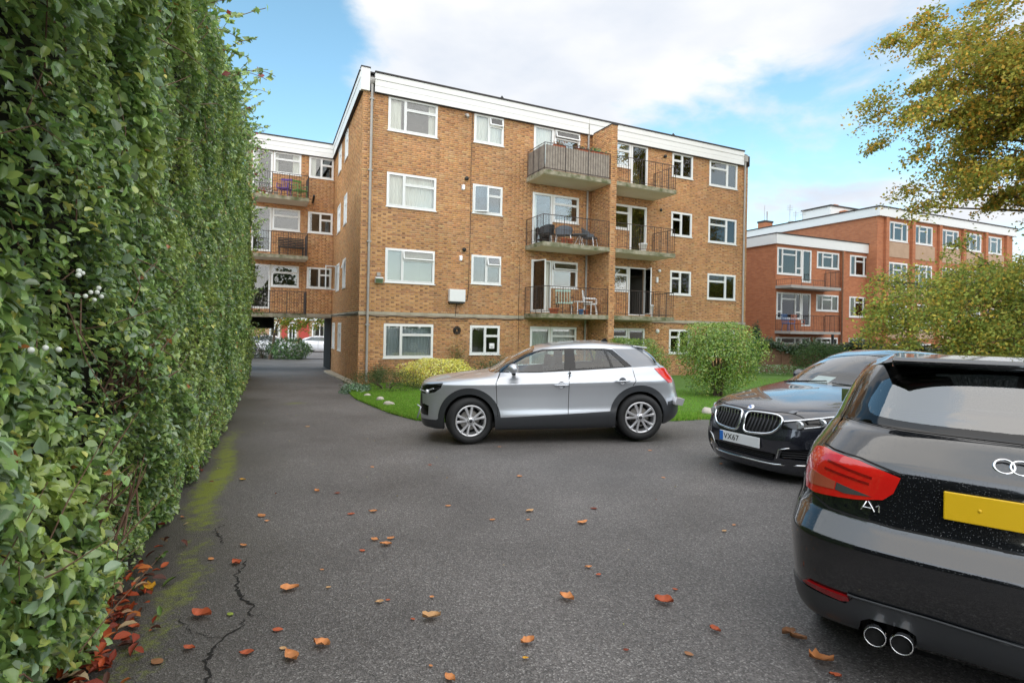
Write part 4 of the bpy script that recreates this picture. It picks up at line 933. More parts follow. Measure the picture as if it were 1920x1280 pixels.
def archpts(cx, cz, r0): return [(cx-r0, .15)]+arc(cx, cz, r0, 180, 0, 26)+[(cx+r0, .15)]
regs = [
 S_('door', m, [(1.255, .33), (1.24, .90), (1.31, 1.04), (1.46, 1.16), (1.72, 1.33), (2.0, 1.405), (2.38, 1.415), (2.345, .95), (2.32, .33)], off=.0),
 S_('door', m, [(2.32, .33), (2.345, .95), (2.38, 1.415), (2.95, 1.40), (3.06, 1.36), (3.32, 1.09), (3.37, .88), (3.30, .80), (3.08, .66), (2.97, .44), (2.95, .33)], off=.0),
 ('windscreen', MT['car_glass'], 'top', [(1.12, 0), (1.14, .42), (1.22, .60), (1.36, .67), (1.80, .60), (1.86, .40), (1.885, 0)], dict(mid=True, off=-.004)),
 S_('window_surround', MT['gloss_black'], [(1.29, 1.045), (1.42, 1.14), (1.70, 1.315), (1.98, 1.392), (2.4, 1.402), (2.93, 1.39), (3.06, 1.372), (3.34, 1.105), (2.6, 1.07), (1.9, 1.045)], off=.001),
 S_('window', MT['car_glass'], [(1.37, 1.065), (1.50, 1.165), (1.74, 1.31), (1.98, 1.372), (2.31, 1.382), (2.285, 1.09), (1.9, 1.065)], off=-.003),
 S_('window', MT['car_glass'], [(2.455, 1.382), (2.915, 1.368), (3.0, 1.115), (2.46, 1.095)], off=-.003),
 S_('quarter_window', MT['car_glass'], [(2.95, 1.362), (3.0, 1.345), (3.225, 1.112), (3.045, 1.112)], off=-.003),
 S_('rear_pillar_panel', MT['grey_panel'], [(3.06, 1.385), (3.50, 1.372), (3.79, 1.115), (3.345, 1.10)], off=.002),
 ('rear_window', MT['car_glass_dark'], 'rear', [(0, 1.15), (.60, 1.15), (.52, 1.34), (0, 1.35)], dict(mid=True, off=-.003)),
 S_('sill_cladding', CB, [(1.14, .20), (1.14, .385), (2.3, .425), (3.0, .455), (3.0, .20)], off=.010),
 S_('bumper_cladding', CB, [(-.05, .15), (-.05, .335), (.32, .345), (.40, .40), (.40, .15)], off=.004),
 S_('bumper_cladding', CB, [(3.82, .15), (3.90, .56), (4.3, .60), (4.3, .15)], off=.004),
 S_('arch_cladding', CB, [(hx-.475, .22)]+arc(hx, .36, .475, 178, 2, 26)+[(hx+.475, .22)], off=.014),
 S_('arch_cladding', CB, [(hr-.475, .22)]+arc(hr, .36, .475, 178, 2, 26)+[(hr+.475, .22)], off=.014),
 S_('wheel_opening', None, archpts(hx, .355, .385)), S_('wheel_opening', None, archpts(hr, .355, .385)),
 S_('shut_line', G, [(1.255, .40), (1.24, .90), (1.31, 1.05)], width=.010, off=.0012, thick=.004),
 S_('shut_line', G, [(2.32, .42), (2.345, .95), (2.375, 1.10)], width=.010, off=.0012, thick=.004),
 S_('shut_line', G, [(3.33, 1.09), (3.37, .90), (3.32, .83)], width=.009, off=.0012, thick=.004),
 S_('shut_line', G, [(.32, .93), (.75, 1.0), (1.18, 1.05)], width=.008, off=.0012, thick=.004),
 S_('shut_line', G, [(3.78, 1.11), (3.94, .88)], width=.008, off=.0012, thick=.004),
 S_('headlight', MT['gloss_black'], [(.035, .735), (.06, .83), (.16, .875), (.43, .905), (.40, .83), (.30, .76), (.15, .725)], off=-.012),
 S_('tail_light', MT['red_lamp'], [(3.69, 1.075), (3.93, 1.07), (4.02, .99), (4.0, .84), (3.92, .845), (3.82, .94)], off=.006),
 S_('air_intake', MT['gloss_black'], [(.03, .40), (.025, .55), (.12, .575), (.20, .55), (.19, .40)], off=-.01),
 ('grille', MT['gloss_black'], 'front', [(0, .40), (.42, .40), (.50, .55), (.44, .78), (0, .80)], dict(mid=True, off=-.008)),
]
res = build_car(Q, sh, regs, m)
seats(Q, [(1.75, (-.36, .36)), (2.65, (-.38, .38))])
MB().box(.9, 3.6, -.78, .78, .22, .30).build('floor_pan', MT['gap'], Q)
for x in (hx, hr):
    for s in (-1, 1): MB().lathe([(0, .0), (.39, .0), (.39, s*-.3), (0, s*-.3)], 28, 'y', (x, s*.60, .355)).build('wheel_arch_liner', MT['gap'], Q)
for x in (hx, hr):
    for s in (-1, 1): wheel(Q, x, s*.775, .345, .225, (math.radians(14) if x == hx else 0))
for a, b, z in ((2.12, 2.33, .86), (3.05, 3.26, .905)):
    for s in (-1, 1):
        h = MB().tube([(a, s*.905, z), (a+.03, s*.935, z), (b-.03, s*.935, z+.003), (b, s*.905, z+.003)], .013, 8).build('door_handle', m, Q, fixn=False)
        MB().lathe([(0, 0), (.05, .002), (.055, .006)], 14, 'y').build('handle_recess', MT['grey_panel'], h, Matrix.Translation(((a+b)/2, s*.895, z)) @ Matrix.Scale(s, 4, (0, 1, 0)))
for s in (-1, 1): mirror(Q, 1.50, .95, 1.125, 'silver', s)
for s in (-1, 1):        # lamp internals: daytime strip and projector
    MB().tube([(.07, s*.60, .80), (.16, s*.76, .79), (.30, s*.85, .84)], .010, 6).build('lamp_strip', MT['lamp_white'], Q, fixn=False)
    MB().ball((.20, s*.80, .79), .032).build('projector', MT['lamp_white'], Q)
    MB().tube([(.03, s*.66, .38), (.05, s*.74, .42), (.10, s*.80, .56), (.04, s*.70, .58)], .012, 6).build('intake_frame', MT['silver'], Q, fixn=False)
    MB().prism([(3.98, .52), (4.10, .50), (4.14, .60), (4.02, .62)], s*.60, s*.80).build('rear_guard', MT['alloy'], Q)
MB().prism([(3.40, 1.43), (3.64, 1.395), (3.62, 1.375), (3.42, 1.40)], -.56, .56).build('spoiler', m, Q, bevel=.006)
MB().prism([(3.0, 1.485), (3.13, 1.475), (3.10, 1.53), (3.07, 1.535)], -.015, .015).build('aerial', MT['gloss_black'], Q)
place(Q, -1.4644, 9.0659, -.3431, .0399, .0336)

# ---- dark saloon seen from the front
B = empty('parked_car', label='dark grey saloon with twin chrome kidney grilles and a sheet of paper behind its windscreen', cat='car')
R = [(.20, 4.95, .88, 3.4, 4, [.16]*5), (.10, 5.02, .92, 3.4, 4, [.20, .20, .22, .24, .24]), (.05, 5.08, .945, 3.4, 4, [.30, .31, .35, .35, .35]), (.0, 5.10, .95, 3.3, 4, [.42, .43, .48, .48, .48]), (-.01, 5.10, .951, 3.3, 4, [.54, .55, .60, .60, .60]), (.02, 5.07, .95, 3.3, 4, [.64, .66, .72, .76, .76]),
     (.05, 5.02, .945, 3.2, 4, [.74, .76, .84, .90, .92]), (.10, 4.96, .93, 3.2, 4, [.80, .82, .90, .97, .98]), (.22, 4.88, .915, 3.2, 4, [.855, .865, .935, 1.0, 1.02]), (.55, 4.70, .89, 3.3, 4, [.925, .915, .965, 1.03, 1.05]), (1.0, 4.5, .86, 3.5, 4, [.985, .965, .99, 1.06, 1.075]), (1.50, 4.30, .805, 4.0, 4, [1.035, 1.025, 1.035, 1.08, 1.095]),
     (1.86, 4.1, .75, 4.0, 4, [1.20, 1.175, 1.19, 1.20, 1.20]), (2.22, 3.86, .67, 3.9, 4, [1.345, 1.315, 1.335, 1.33, 1.32]), (2.38, 3.7, .61, 3.7, 4, [1.395, 1.37, 1.39, 1.38, 1.37]), (2.58, 3.5, .50, 3.4, 3.4, [1.43, 1.42, 1.43, 1.42, 1.41]), (2.8, 3.2, .24, 3, 3, [1.46, 1.455, 1.46, 1.45, 1.45]), (2.95, 3.05, .0, 3, 3, [1.467]*5)]
sh = Shell(R); m = MT['navy']
kid = smooth_poly([(.03, .60), (.025, .77), (.07, .795), (.36, .80), (.43, .765), (.42, .68), (.345, .60), (.09, .575)], 2)
regs = [
 ('bonnet', m, 'top', [(.115, 0), (.14, .30), (.26, .62), (.50, .78), (1.0, .80), (1.50, .72), (1.53, .40), (1.50, 0)], dict(mid=True)),
 ('windscreen', MT['car_glass'], 'top', [(1.52, 0), (1.55, .44), (1.66, .64), (1.86, .68), (2.33, .585), (2.36, .35), (2.38, 0)], dict(mid=True, off=-.004)),
 S_('window', MT['car_glass_dark'], [(1.95, 1.10), (2.3, 1.27), (2.55, 1.36), (3.5, 1.36), (3.85, 1.27), (4.1, 1.13), (3.0, 1.09)], off=-.003),
 ('rear_window', MT['car_glass_dark'], 'top', [(4.25, 0), (4.2, .50), (3.75, .46), (3.73, 0)], dict(mid=True, off=-.004)),
 ('kidney_grille', MT['gap'], 'front', kid, dict(off=-.03)),
 ('headlight', MT['gloss_black'], 'front', [(.43, .665), (.43, .745), (.60, .775), (.75, .82), (.90, .875), (.885, .81), (.80, .72), (.60, .672)], dict(off=-.02)),
 ('lower_grille', MT['gap'], 'front', [(0, .325), (.36, .325), (.40, .40), (.34, .41), (0, .41)], dict(mid=True, off=-.03)),
 ('air_intake', MT['gap'], 'front', [(.42, .36), (.46, .46), (.84, .50), (.86, .44), (.80, .36)], dict(off=-.03)),
 S_('wheel_opening', None, archpts(.87, .36, .385)), S_('wheel_opening', None, archpts(3.94, .36, .385)),
 ('shut_line', G, 'top', [(.115, 0), (.14, .30), (.26, .62), (.50, .78), (1.0, .80), (1.50, .72)], dict(width=.009, off=.001, thick=.004)),
]
build_car(B, sh, regs, m)
def on(proj, pts, off=0):
    sv = np.array(sh.inv(proj, pts)); return sh.P(sv[:, 0], sv[:, 1])+sh.Nr(sv[:, 0], sv[:, 1])*off
kp = np.array(on('front', dens(kid, .03), .006)); kp = np.vstack([kp, kp[:1]])
for s in (-1, 1):
    MB().tube(kp*[1, s, 1], .013, 8).build('grille_surround', MT['chrome'], B, fixn=False)
    for k in range(9):
        y = .065+k*.042; z1 = .792 if y < .37 else .77; z0 = .585 if y < .33 else .64
        b = MB(); x0 = float(on('front', [(y, .7)])[0][0]); p0 = on('front', [(y, z1)])[0]; p1 = on('front', [(y, z0)])[0]
        b.tube([(p0[0]-.001, s*y, z1-.045), (p1[0]+.0, s*y, z0+.03), (p1[0]+.012, s*y, z0)], .0075, 6); gs_ = b.build('grille_slat', MT['alloy_dark'], B, fixn=False); MB().tube([(p0[0]+.004, s*y, z1-.004), (p0[0]-.003, s*y, z1-.048)], .0085, 6).build('slat_tip', MT['chrome'], gs_, fixn=False)
    up = on('front', [(.44, .742), (.60, .775), (.75, .815), (.88, .868)], .004); MB().tube(up*[1, s, 1], .010, 8).build('lamp_strip', MT['lamp_white'], B, fixn=False)
    lo = on('front', [(.60, .690), (.78, .735), (.88, .81)], -.004); MB().tube(lo*[1, s, 1], .007, 8).build('lamp_strip', MT['lamp_white'], B, fixn=False)
    for y, z in ((.56, .722), (.69, .748)):
        c = on('front', [(y, z)], -.012)[0]; MB().lathe([(0, .0), (.018, .002), (.036, -.012), (.040, -.008), (.040, .02)], 20, 'x', (c[0], s*c[1], c[2])).build('projector', MT['lamp_white'], B)
    for z in (.375, .40, .425, .45, .475):
        ln = on('front', [(.45, z), (.65, z+.006), (.82, z+.012)], -.012); MB().tube(ln*[1, s, 1], .005, 5).build('intake_bar', MT['alloy_dark'], B, fixn=False)
    ch = on('front', [(.40, .36), (.43, .455), (.50, .478), (.85, .522)], .005); MB().tube(ch*[1, s, 1], .006, 6).build('intake_trim', MT['chrome'], B, fixn=False)
    for x in (.87, 3.94): MB().lathe([(0, .0), (.40, .0), (.40, s*-.3), (0, s*-.3)], 28, 'y', (x, s*.62, .36)).build('wheel_arch_liner', MT['gap'], B); wheel(B, x, s*.83, .355, .24)
    mirror(B, 2.30, .90, 1.07, 'navy', s, fold=True)
    wp = on('top', [(1.60, s*.0+.10 if s > 0 else .62), (1.62, .55 if s > 0 else .2)], .01)
for z, h in ((.335, .0), (.355, 0), (.375, 0), (.395, 0)):
    ln = on('front', [(0, z), (.2, z), (.36, z)], -.014); MB().tube(np.vstack([(ln*[1, -1, 1])[::-1], ln[1:]]), .005, 5).build('intake_bar', MT['alloy_dark'], B, fixn=False)
ln = on('front', [(0, .285), (.2, .285), (.36, .287), (.6, .31), (.78, .345), (.88, .38)], .008); MB().tube(np.vstack([(ln*[1, -1, 1])[::-1], ln[1:]]), .010, 8).build('lip_trim', MT['chrome'], B, fixn=False)
ln = on('front', [(0, .835), (.2, .835), (.45, .825)], .003)
r_ = on('top', [(.145, 0.004)], .004)[0]; nr = Matrix.Translation((r_[0]+.01, 0, r_[2]+.004)) @ Matrix.Rotation(math.radians(-38), 4, 'Y')
rd = MB().lathe([(0, .004), (.036, .004), (.041, 0), (.041, -.004)], 28).build('badge', MT['chrome'], B, nr)
for a, mm in ((0, 'roundel'), (1, 'white_plastic'), (2, 'roundel'), (3, 'white_plastic')):
    MB().add([(0, 0, .0055)]+[(.026*math.cos(math.radians(a*90+k*15)), .026*math.sin(math.radians(a*90+k*15)), .0055) for k in range(7)], [(0, k, k+1) for k in range(1, 7)]).build('badge_quadrant', MT[mm], rd, fixn=False)
pl = MB().box(-.030, -.018, -.26, .26, .438, .548).build('number_plate', MT['plate_w'], B, bevel=.003)
MB().box(-.0325, -.0305, .212, .258, .441, .545).build('plate_band', MT['skyblue'], pl)
text(B, 'VX67', .085, 'black', Matrix.Translation((-.0325, .10, .493)) @ FACE_F, parent=pl, width=1.05).parent = pl
seats(B, [(2.45, (-.40, .40)), (3.35, (-.42, .42))], .55, 'seat')
MB().prism([(1.5, .98), (2.05, 1.0), (2.1, .86), (1.5, .86)], -.70, .70).build('dashboard', MT['seat_tan'], B, bevel=.02)
MB().add(list(on('top', [(1.58, .30), (1.56, .05), (1.74, .02), (1.76, .27)], -.02)), [(0, 1, 2, 3)]).build('paper_sheet', MT['paper'], B, fixn=False)
MB().box(2.30, 2.36, -.10, .10, 1.28, 1.34).build('rear_view_mirror', MT['black'], B, bevel=.01)
MB().box(.9, 4.5, -.8, .8, .2, .28).build('floor_pan', MT['gap'], B)
for y0, y1 in ((.60, .05), (-.05, -.52)):
    w_ = on('top', [(1.555, abs(y0)), (1.60, abs(y1))], .012)*[[1, 1 if y0 > 0 else -1, 1], [1, 1 if y1 > 0 else -1, 1]]; MB().tube(w_, .008, 6).build('wiper', MT['black'], B, fixn=False)
place(B, 2.5412, 6.039, -.2142, .4837, 0)

# ---- black hatchback, close by, seen from behind
A = empty('parked_car', label='black rain-spotted hatchback with red tail lights and twin exhausts nearest the camera', cat='car')
R = [(.20, 3.76, .80, 4, 9, [.17]*5), (.1, 3.82, .83, 4, 10, [.20, .20, .20, .21, .215]), (.05, 3.865, .845, 4, 10, [.26, .26, .26, .27, .28]), (.02, 3.90, .853, 4, 10, [.35, .36, .36, .36, .36]), (.01, 3.935, .860, 4, 9.5, [.42, .42, .42, .45, .45]), (0, 3.952, .868, 4, 9, [.50, .51, .51, .525, .52]), (0, 3.955, .870, 4, 9, [.55, .56, .57, .590, .572]),
     (.005, 3.945, .868, 4, 8.8, [.57, .57, .585, .602, .583]), (.02, 3.885, .860, 4, 8, [.60, .61, .64, .672, .648]), (.03, 3.866, .855, 4, 7.6, [.63, .65, .68, .70, .68]), (.04, 3.853, .850, 4, 7, [.68, .71, .76, .79, .79]), (.06, 3.845, .840, 4, 6.5, [.74, .77, .84, .88, .885]), (.10, 3.825, .825, 4, 6.2, [.78, .80, .885, .925, .925]), (.14, 3.81, .815, 4, 6, [.80, .82, .90, .94, .938]),
     (.30, 3.76, .795, 4, 5.4, [.85, .86, .93, .985, .98]), (.7, 3.695, .77, 4, 4.8, [.92, .92, .97, 1.035, 1.035]), (1.0, 3.655, .755, 4, 4.2, [.97, .97, 1.0, 1.06, 1.06]), (1.25, 3.58, .715, 4, 4.0, [1.12, 1.12, 1.13, 1.16, 1.165]), (1.6, 3.47, .645, 4, 3.8, [1.28, 1.27, 1.28, 1.30, 1.31]), (1.75, 3.40, .585, 4, 3.6, [1.34, 1.33, 1.345, 1.36, 1.365]),
     (1.95, 3.25, .48, 3.6, 3.4, [1.38, 1.37, 1.385, 1.39, 1.39]), (2.25, 3.0, .25, 3, 3, [1.41, 1.405, 1.41, 1.41, 1.41]), (2.6, 2.7, .0, 3, 3, [1.418]*5)]
sh = Shell(R); m = MT['black_paint']
lampo = [(.40, .882), (.55, .920), (.66, .932), (.70, .938), (.742, .930), (.768, .88), (.778, .82), (.768, .752), (.72, .745), (.552, .763), (.46, .782), (.425, .815)]
regs = [
 ('tailgate', m, 'rear', [(0, .675), (.42, .68), (.66, .70), (.735, .73), (.765, .85), (.74, .96), (.675, 1.06), (.60, 1.33), (.40, 1.37), (0, 1.375)], dict(mid=True)),
 ('window_surround', MT['gloss_black'], 'rear', [(0, 1.055), (.40, 1.06), (.645, 1.075), (.50, 1.345), (0, 1.355)], dict(mid=True, off=.003)),
 ('rear_window', MT['rear_glass'], 'rear', smooth_poly([(-.6, 1.085), (.38, 1.09), (.575, 1.11), (.465, 1.33), (-.6, 1.34)], 2), dict(mid=True, off=.0035)),
 S_('window', MT['car_glass_dark'], [(1.4, 1.05), (1.75, 1.28), (2.0, 1.34), (3.0, 1.33), (3.3, 1.20), (3.35, 1.09)], off=-.003),
 ('windscreen', MT['car_glass'], 'top', [(1.02, 0), (1.05, .40), (1.22, .62), (1.70, .55), (1.74, 0)], dict(mid=True, off=-.004)),
 ('diffuser', MT['cladding_black'], 'rear', [(0, .21), (0, .348), (.30, .362), (.550, .366), (.585, .325), (.80, .345), (.86, .30), (.80, .20)], dict(mid=True, off=.006)),
 ('tail_light', MT['red_lamp'], 'rear', lampo, dict(off=.010)),
 ('lamp_band', MT['red_dark'], 'rear', [(.50, .868), (.67, .900), (.672, .891), (.50, .858)], dict(off=.0125, parent='tail_light')),
 ('lamp_band', MT['red_dark'], 'rear', [(.51, .842), (.68, .868), (.682, .859), (.51, .832)], dict(off=.0125, parent='tail_light')),
 ('indicator', MT['amber'], 'rear', [(.64, .784), (.635, .818), (.74, .838), (.758, .81), (.75, .775)], dict(off=.0125, parent='tail_light')),
 ('reversing_lamp', MT['smoke_lamp'], 'rear', [(.50, .786), (.630, .816), (.636, .784), (.60, .777)], dict(off=.0125, parent='tail_light')),
 ('exhaust_opening', None, 'rear', [(.33, .15), (.34, .265), (.37, .285), (.50, .285), (.53, .262), (.55, .15)], {}),
 ('rear_reflector', MT['red_dark'], 'rear', [(.570, .345), (.575, .364), (.73, .374), (.755, .358), (.60, .336)], dict(off=.012)),
 S_('wheel_opening', None, archpts(.78, .33, .36)), S_('wheel_opening', None, archpts(3.25, .33, .36)),
 ('shut_line', G, 'rear', [(0, .672), (.42, .677), (.66, .70), (.74, .735)], dict(width=.009, off=.001, thick=.004)),
 ('shut_line', G, 'rear', [(.40, .895), (.55, .935), (.66, .944), (.715, .952), (.69, 1.0), (.672, 1.06), (.635, 1.16), (.585, 1.30)], dict(width=.009, off=.001, thick=.004)),
 ('shut_line', G, 'rear', [(0, 1.050), (.40, 1.055), (.65, 1.07)], dict(width=.007, off=.001, thick=.004)),
]
build_car(A, sh, regs, m, nS=130, nV=80)
ln = on('rear', [(0, .352), (.30, .366), (.55, .371), (.575, .374)], .008); MB().tube(np.vstack([(ln*[1, -1, 1])[::-1], ln[1:]]), .005, 6).build('diffuser_trim', MT['cladding_black'], A, fixn=False)
for y in (-.475, -.385):
    x = 3.935; e_ = MB().lathe([(.030, .10), (.034, .10), (.0355, 0), (.038, -.003), (.0395, 0), (.039, .10)], 28, 'x', (0, 0, 0)); 
    t_ = e_.build('exhaust_tip', MT['chrome'], A, Matrix.Translation((3.915, y, .232)) @ Matrix.Rotation(math.pi, 4, 'Z'), fixn=True)
    MB().lathe([(0, .02), (.0335, .012), (.0335, .09)], 24, 'x').build('pipe_bore', MT['gap'], t_)
for s in (-1, 1): MB().box(3.45, 3.70, s*.44-.12, s*.44+.12, .235, .31).build('recess_fill', MT['gap'], A)  # dark boxes added behind the exhaust openings to blacken the recess
MB().prism([(3.12, 1.405), (3.30, 1.405), (3.50, 1.385), (3.535, 1.37), (3.53, 1.352), (3.48, 1.34), (3.30, 1.35), (3.12, 1.36)], -.455, .455).build('spoiler', m, A, bevel=.008)
for s in (-1, 1): MB().add([(3.12, s*.455, 1.40), (3.30, s*.455, 1.403), (3.50, s*.455, 1.383), (3.53, s*.455, 1.362), (3.48, s*.455, 1.34), (3.30, s*.455, 1.35), (3.15, s*.53, 1.375), (3.33, s*.53, 1.37), (3.44, s*.525, 1.345)], [(0, 1, 7, 6), (1, 2, 8, 7), (2, 3, 8), (3, 4, 8), (4, 5, 7, 8)]).build('spoiler_end', m, A)
for k, yy in enumerate((-.074, -.025, .025, .074)):
    MB().lathe([(.031+.0045*math.cos(a*.785), .0045*math.sin(a*.785)) for a in range(9)], 32, 'x', (0, 0, 0)).build('badge_ring', MT['chrome'], A, Matrix.Translation((3.772, yy, .975)) @ Matrix.Rotation(math.radians(-38), 4, 'Y'))
xr_ = float(on('rear', [(.5, .745)])[0][0])
for pts in ([(.539, .726), (.516, .768), (.511, .768), (.490, .726)], [(.530, .738), (.500, .738)]):
    q = on('rear', pts, .004)*[1, -1, 1]; MB().tube(q, .0035, 6).build('letter_stroke', MT['chrome'], A, fixn=False)
for pts in ([(.484, .747), (.473, .755)], [(.473, .755), (.473, .726)]):
    q = on('rear', pts, .004)*[1, -1, 1]; MB().tube(q, .0032, 6).build('numeral_stroke', MT['chrome'], A, fixn=False)
pl = MB().box(3.862, 3.872, -.26, .26, .752, .862).build('number_plate', MT['plate_y'], A, bevel=.004)
for y in (-.15, .15): MB().lathe([(0, .003), (.006, .002), (.007, 0)], 12, 'x', (3.872, y, .807)).build('plate_screw', MT['plate_y'], pl)
seats(A, [(1.7, (-.34, .34)), (2.55, (-.34, .34))], .46)
MB().box(.9, 3.5, -.7, .7, .2, .28).build('floor_pan', MT['gap'], A)
for x in (.78, 3.25):
    for s in (-1, 1): MB().lathe([(0, .0), (.37, .0), (.37, s*-.3), (0, s*-.3)], 28, 'y', (x, s*.55, .33)).build('wheel_arch_liner', MT['gap'], A); wheel(A, x, s*.70, .31, .19)
for s in (-1, 1): mirror(A, 1.50, .80, 1.06, 'black_paint', s, fold=True)
place(A, 4.2963, 5.0535, -.1414, -2.2326, .031)
# ------------------------------------------------------------------ the tall hedge on the left
def ray(px, py):
    X, Y = px-960, py-607.07; c, s = math.cos(.02), math.sin(.02); a = X*c+Y*s; b = -X*s+Y*c; z = -b/1027.26; return Vector((a/1027.26, 1-z*.0046, z+.0046))
def to_ground(px, py):
    r = ray(px, py); t = 3.
    for _ in range(60): t = .5*t+.5*(float(gz(r.x*t, r.y*t))-CAMZ)/r.z
    return r.x*t, r.y*t
def to_hedge(px, py, off=0):
    r = ray(px, py); t = (-.706+off)/(r.x+.446*r.y); return Vector((0, 0, CAMZ))+r*t
HN = np.array([.913, .407, 0.])
HY = [0, 2, 3.2, 5.5, 8, 11.8, 15.3, 18, 20, 21.6]; HT = [4.3, 4.3, 4.35, 4.66, 5.35, 6.0, 6.62, 6.25, 5.7, 4.9]
def hn(y, z):
    return .05*np.sin(y*1.3+z*1.9)+.06*np.sin(y*.7-z*2.3+1)+.05*np.sin(y*3.1+z*3.9)+.04*np.sin(z*5.3-y*3.7)+.03*np.sin(z*9+y*8)
HE = empty('hedge', (float(hedge_x(1)), 1.0, .05), 0, 'tall overgrown climber-covered hedge running along the whole left side of the drive', 'hedge')
Mi = Matrix.Translation((-float(hedge_x(1)), -1.0, -.05))
hole = [to_hedge(255, 690), to_hedge(15, 165), to_hedge(60, 490), to_hedge(190, 960)]
def hedge_pts(n, y0, y1, deep=.10, zpow=1.0):
    y = RNG.uniform(y0, y1, n); top = np.interp(y, HY, HT)+.18*np.sin(y*3.1)+.12*np.sin(y*7.7); bot = gz(hedge_x(y), y)+.02; z = bot+(top-bot)*RNG.random(n)**zpow
    sk = np.clip((z-bot)/.6, .15, 1); d = hn(y, z)*sk-RNG.exponential(deep, n)-.10*np.clip((z-3)/3, 0, 1)+.03
    d -= np.clip(1-(z-bot)/.9, 0, 1)*np.interp(y, [0, 4, 7, 12], [.17, .12, .05, 0]); d += .05*np.clip(1-(z-bot)/.5, 0, 1)*np.sin(y*5.7)
    P = np.stack([hedge_x(y)+d*HN[0], y+d*HN[1], z], 1); k = np.ones(n, bool)
    g3 = np.sin(P[:, 1]*6.1+P[:, 2]*4.3)+np.sin(P[:, 1]*3.3-P[:, 2]*7.9+1.3)+np.sin(P[:, 2]*11+P[:, 1]*9.7)+.7*np.sin(P[:, 1]*17-P[:, 2]*13); k &= (RNG.random(n) < np.clip(1.3-.62*np.clip(g3, 0, 3), .06, 1))
    for h in hole:
        r = np.linalg.norm((P-np.array(h))*[1, 1, 1.4], axis=1); k &= (r > .11+.05*RNG.random(n)) | (RNG.random(n) < .2)
    return P[k]
HP = [(.22, .35, .09), (.31, .46, .12), (.12, .21, .06), (.45, .56, .14), (.30, .41, .24), (.70, .66, .14), (.45, .15, .05)]; HWt = [5, 5, 3.5, 2.2, 3, .30, .08]
loc0 = np.array([float(hedge_x(1)), 1.0, .05])
def hn_norm(n, up=1.05, r=.62): return np.tile(HN, (n, 1))*.75+[0, 0, up]+RNG.normal(0, r, (n, 3))
for (n, y0, y1, s, hx_) in [(54000, .35, 3.0, .040, True), (60000, 3.0, 6.2, .044, False), (60000, 6.2, 12, .060, False), (62000, 12, 21.6, .080, False)]:
    P = hedge_pts(n, y0, y1, .10 if y1 < 7 else .13); n = len(P)
    pc = palette(n, HP, HWt, .28); f = np.sin(P[:, 1]*2.3+P[:, 2]*3.1)+np.sin(P[:, 1]*5.1-P[:, 2]*4.3+2)+np.sin(P[:, 2]*7.7+P[:, 1]*1.1)   # flushes of young yellow-green growth between older leaves
    yg = np.clip((f-.6)/1.6, 0, 1)[:, None]*RNG.uniform(.2, 1, (n, 1)); pc = pc*(1-yg)+np.array([.46, .56, .12])*yg; s = s*(1+.22*np.sin(P[:, 1]*3.3+P[:, 2]*2.1))
    leaves('foliage', P-loc0, hn_norm(n), RNG.uniform(.6, 1.45, n)*s, pc, MT['leaf'], HE, .64, hx_, droop=(.15, .0, -.5))
# the nearest, largest-showing leaves one by one
P = hedge_pts(1500, .75, 3.0, .02); dist = np.linalg.norm(P-[0, 0, CAMZ], axis=1); inview = (P[:, 0]/P[:, 1] > -.95) & (np.abs((P[:, 2]-CAMZ)/P[:, 1]) < .62); P = P[inview][:300]
lm = []
for k in range(14):
    o = leaves('leaf_source', np.zeros((1, 3)), np.array([[.1, .1, 1.]]), .047*RNG.uniform(.7, 1.35), palette(1, HP, HWt, .25), MT['leaf'], None, .66, True, None); lm.append(o.data); bpy.data.objects.remove(o)
for p in P:
    nv = Vector(hn_norm(1, .6, .5)[0]).normalized(); M_ = Matrix.Translation(Vector(p-loc0)+Vector(HN)*.03) @ nv.to_track_quat('Z', 'Y').to_matrix().to_4x4() @ Matrix.Rotation(random.random()*6.28, 4, 'Z')
    link(bpy.data.objects.new('leaf', random.choice(lm)), HE, M_)
# twig mass behind the gaps, coloured dark for the shadow among leaves
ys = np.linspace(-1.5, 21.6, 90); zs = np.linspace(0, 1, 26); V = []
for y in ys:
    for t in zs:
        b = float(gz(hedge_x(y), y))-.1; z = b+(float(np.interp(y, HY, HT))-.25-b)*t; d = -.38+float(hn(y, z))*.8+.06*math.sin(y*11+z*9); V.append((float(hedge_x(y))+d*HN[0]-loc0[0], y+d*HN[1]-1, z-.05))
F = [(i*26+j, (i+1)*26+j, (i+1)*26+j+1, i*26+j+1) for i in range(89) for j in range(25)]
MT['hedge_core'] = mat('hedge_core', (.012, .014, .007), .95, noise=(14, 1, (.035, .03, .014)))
mesh_np('shadow_core', V, F, MT['hedge_core'], HE, smooth=True)
tw = MB()
for k in range(520):
    y = random.uniform(.7, 9)**1.0; z = random.uniform(.1, 4); d = float(hn(y, z))-.05
    p = Vector((float(hedge_x(y))+d*HN[0]-loc0[0], y+d*HN[1]-1, z-.05)); q = p+Vector((random.gauss(.02, .07), random.gauss(0, .2), random.gauss(.12, .22))); mid = p.lerp(q, .5)+Vector((random.gauss(0, .03),)*3); tw.tube([p, mid, q], [.0035, .0028, .0012], 4, cap=False)
for h in hole[:1]+hole[3:]:
    for k in range(34):
        p = Vector(h)-Vector(loc0)+Vector((random.gauss(-.06, .03), random.gauss(0, .13), random.gauss(-.10, .08))); q = p+Vector((random.gauss(.05, .05), random.gauss(0, .15), random.uniform(.02, .36))); tw.tube([p, p.lerp(q, .5)+Vector((random.gauss(0, .02),)*3), q], [.006, .004, .0015], 5, cap=False)
tag(tw.build('twigs', MT['twig'], HE, fixn=False), kind='stuff')
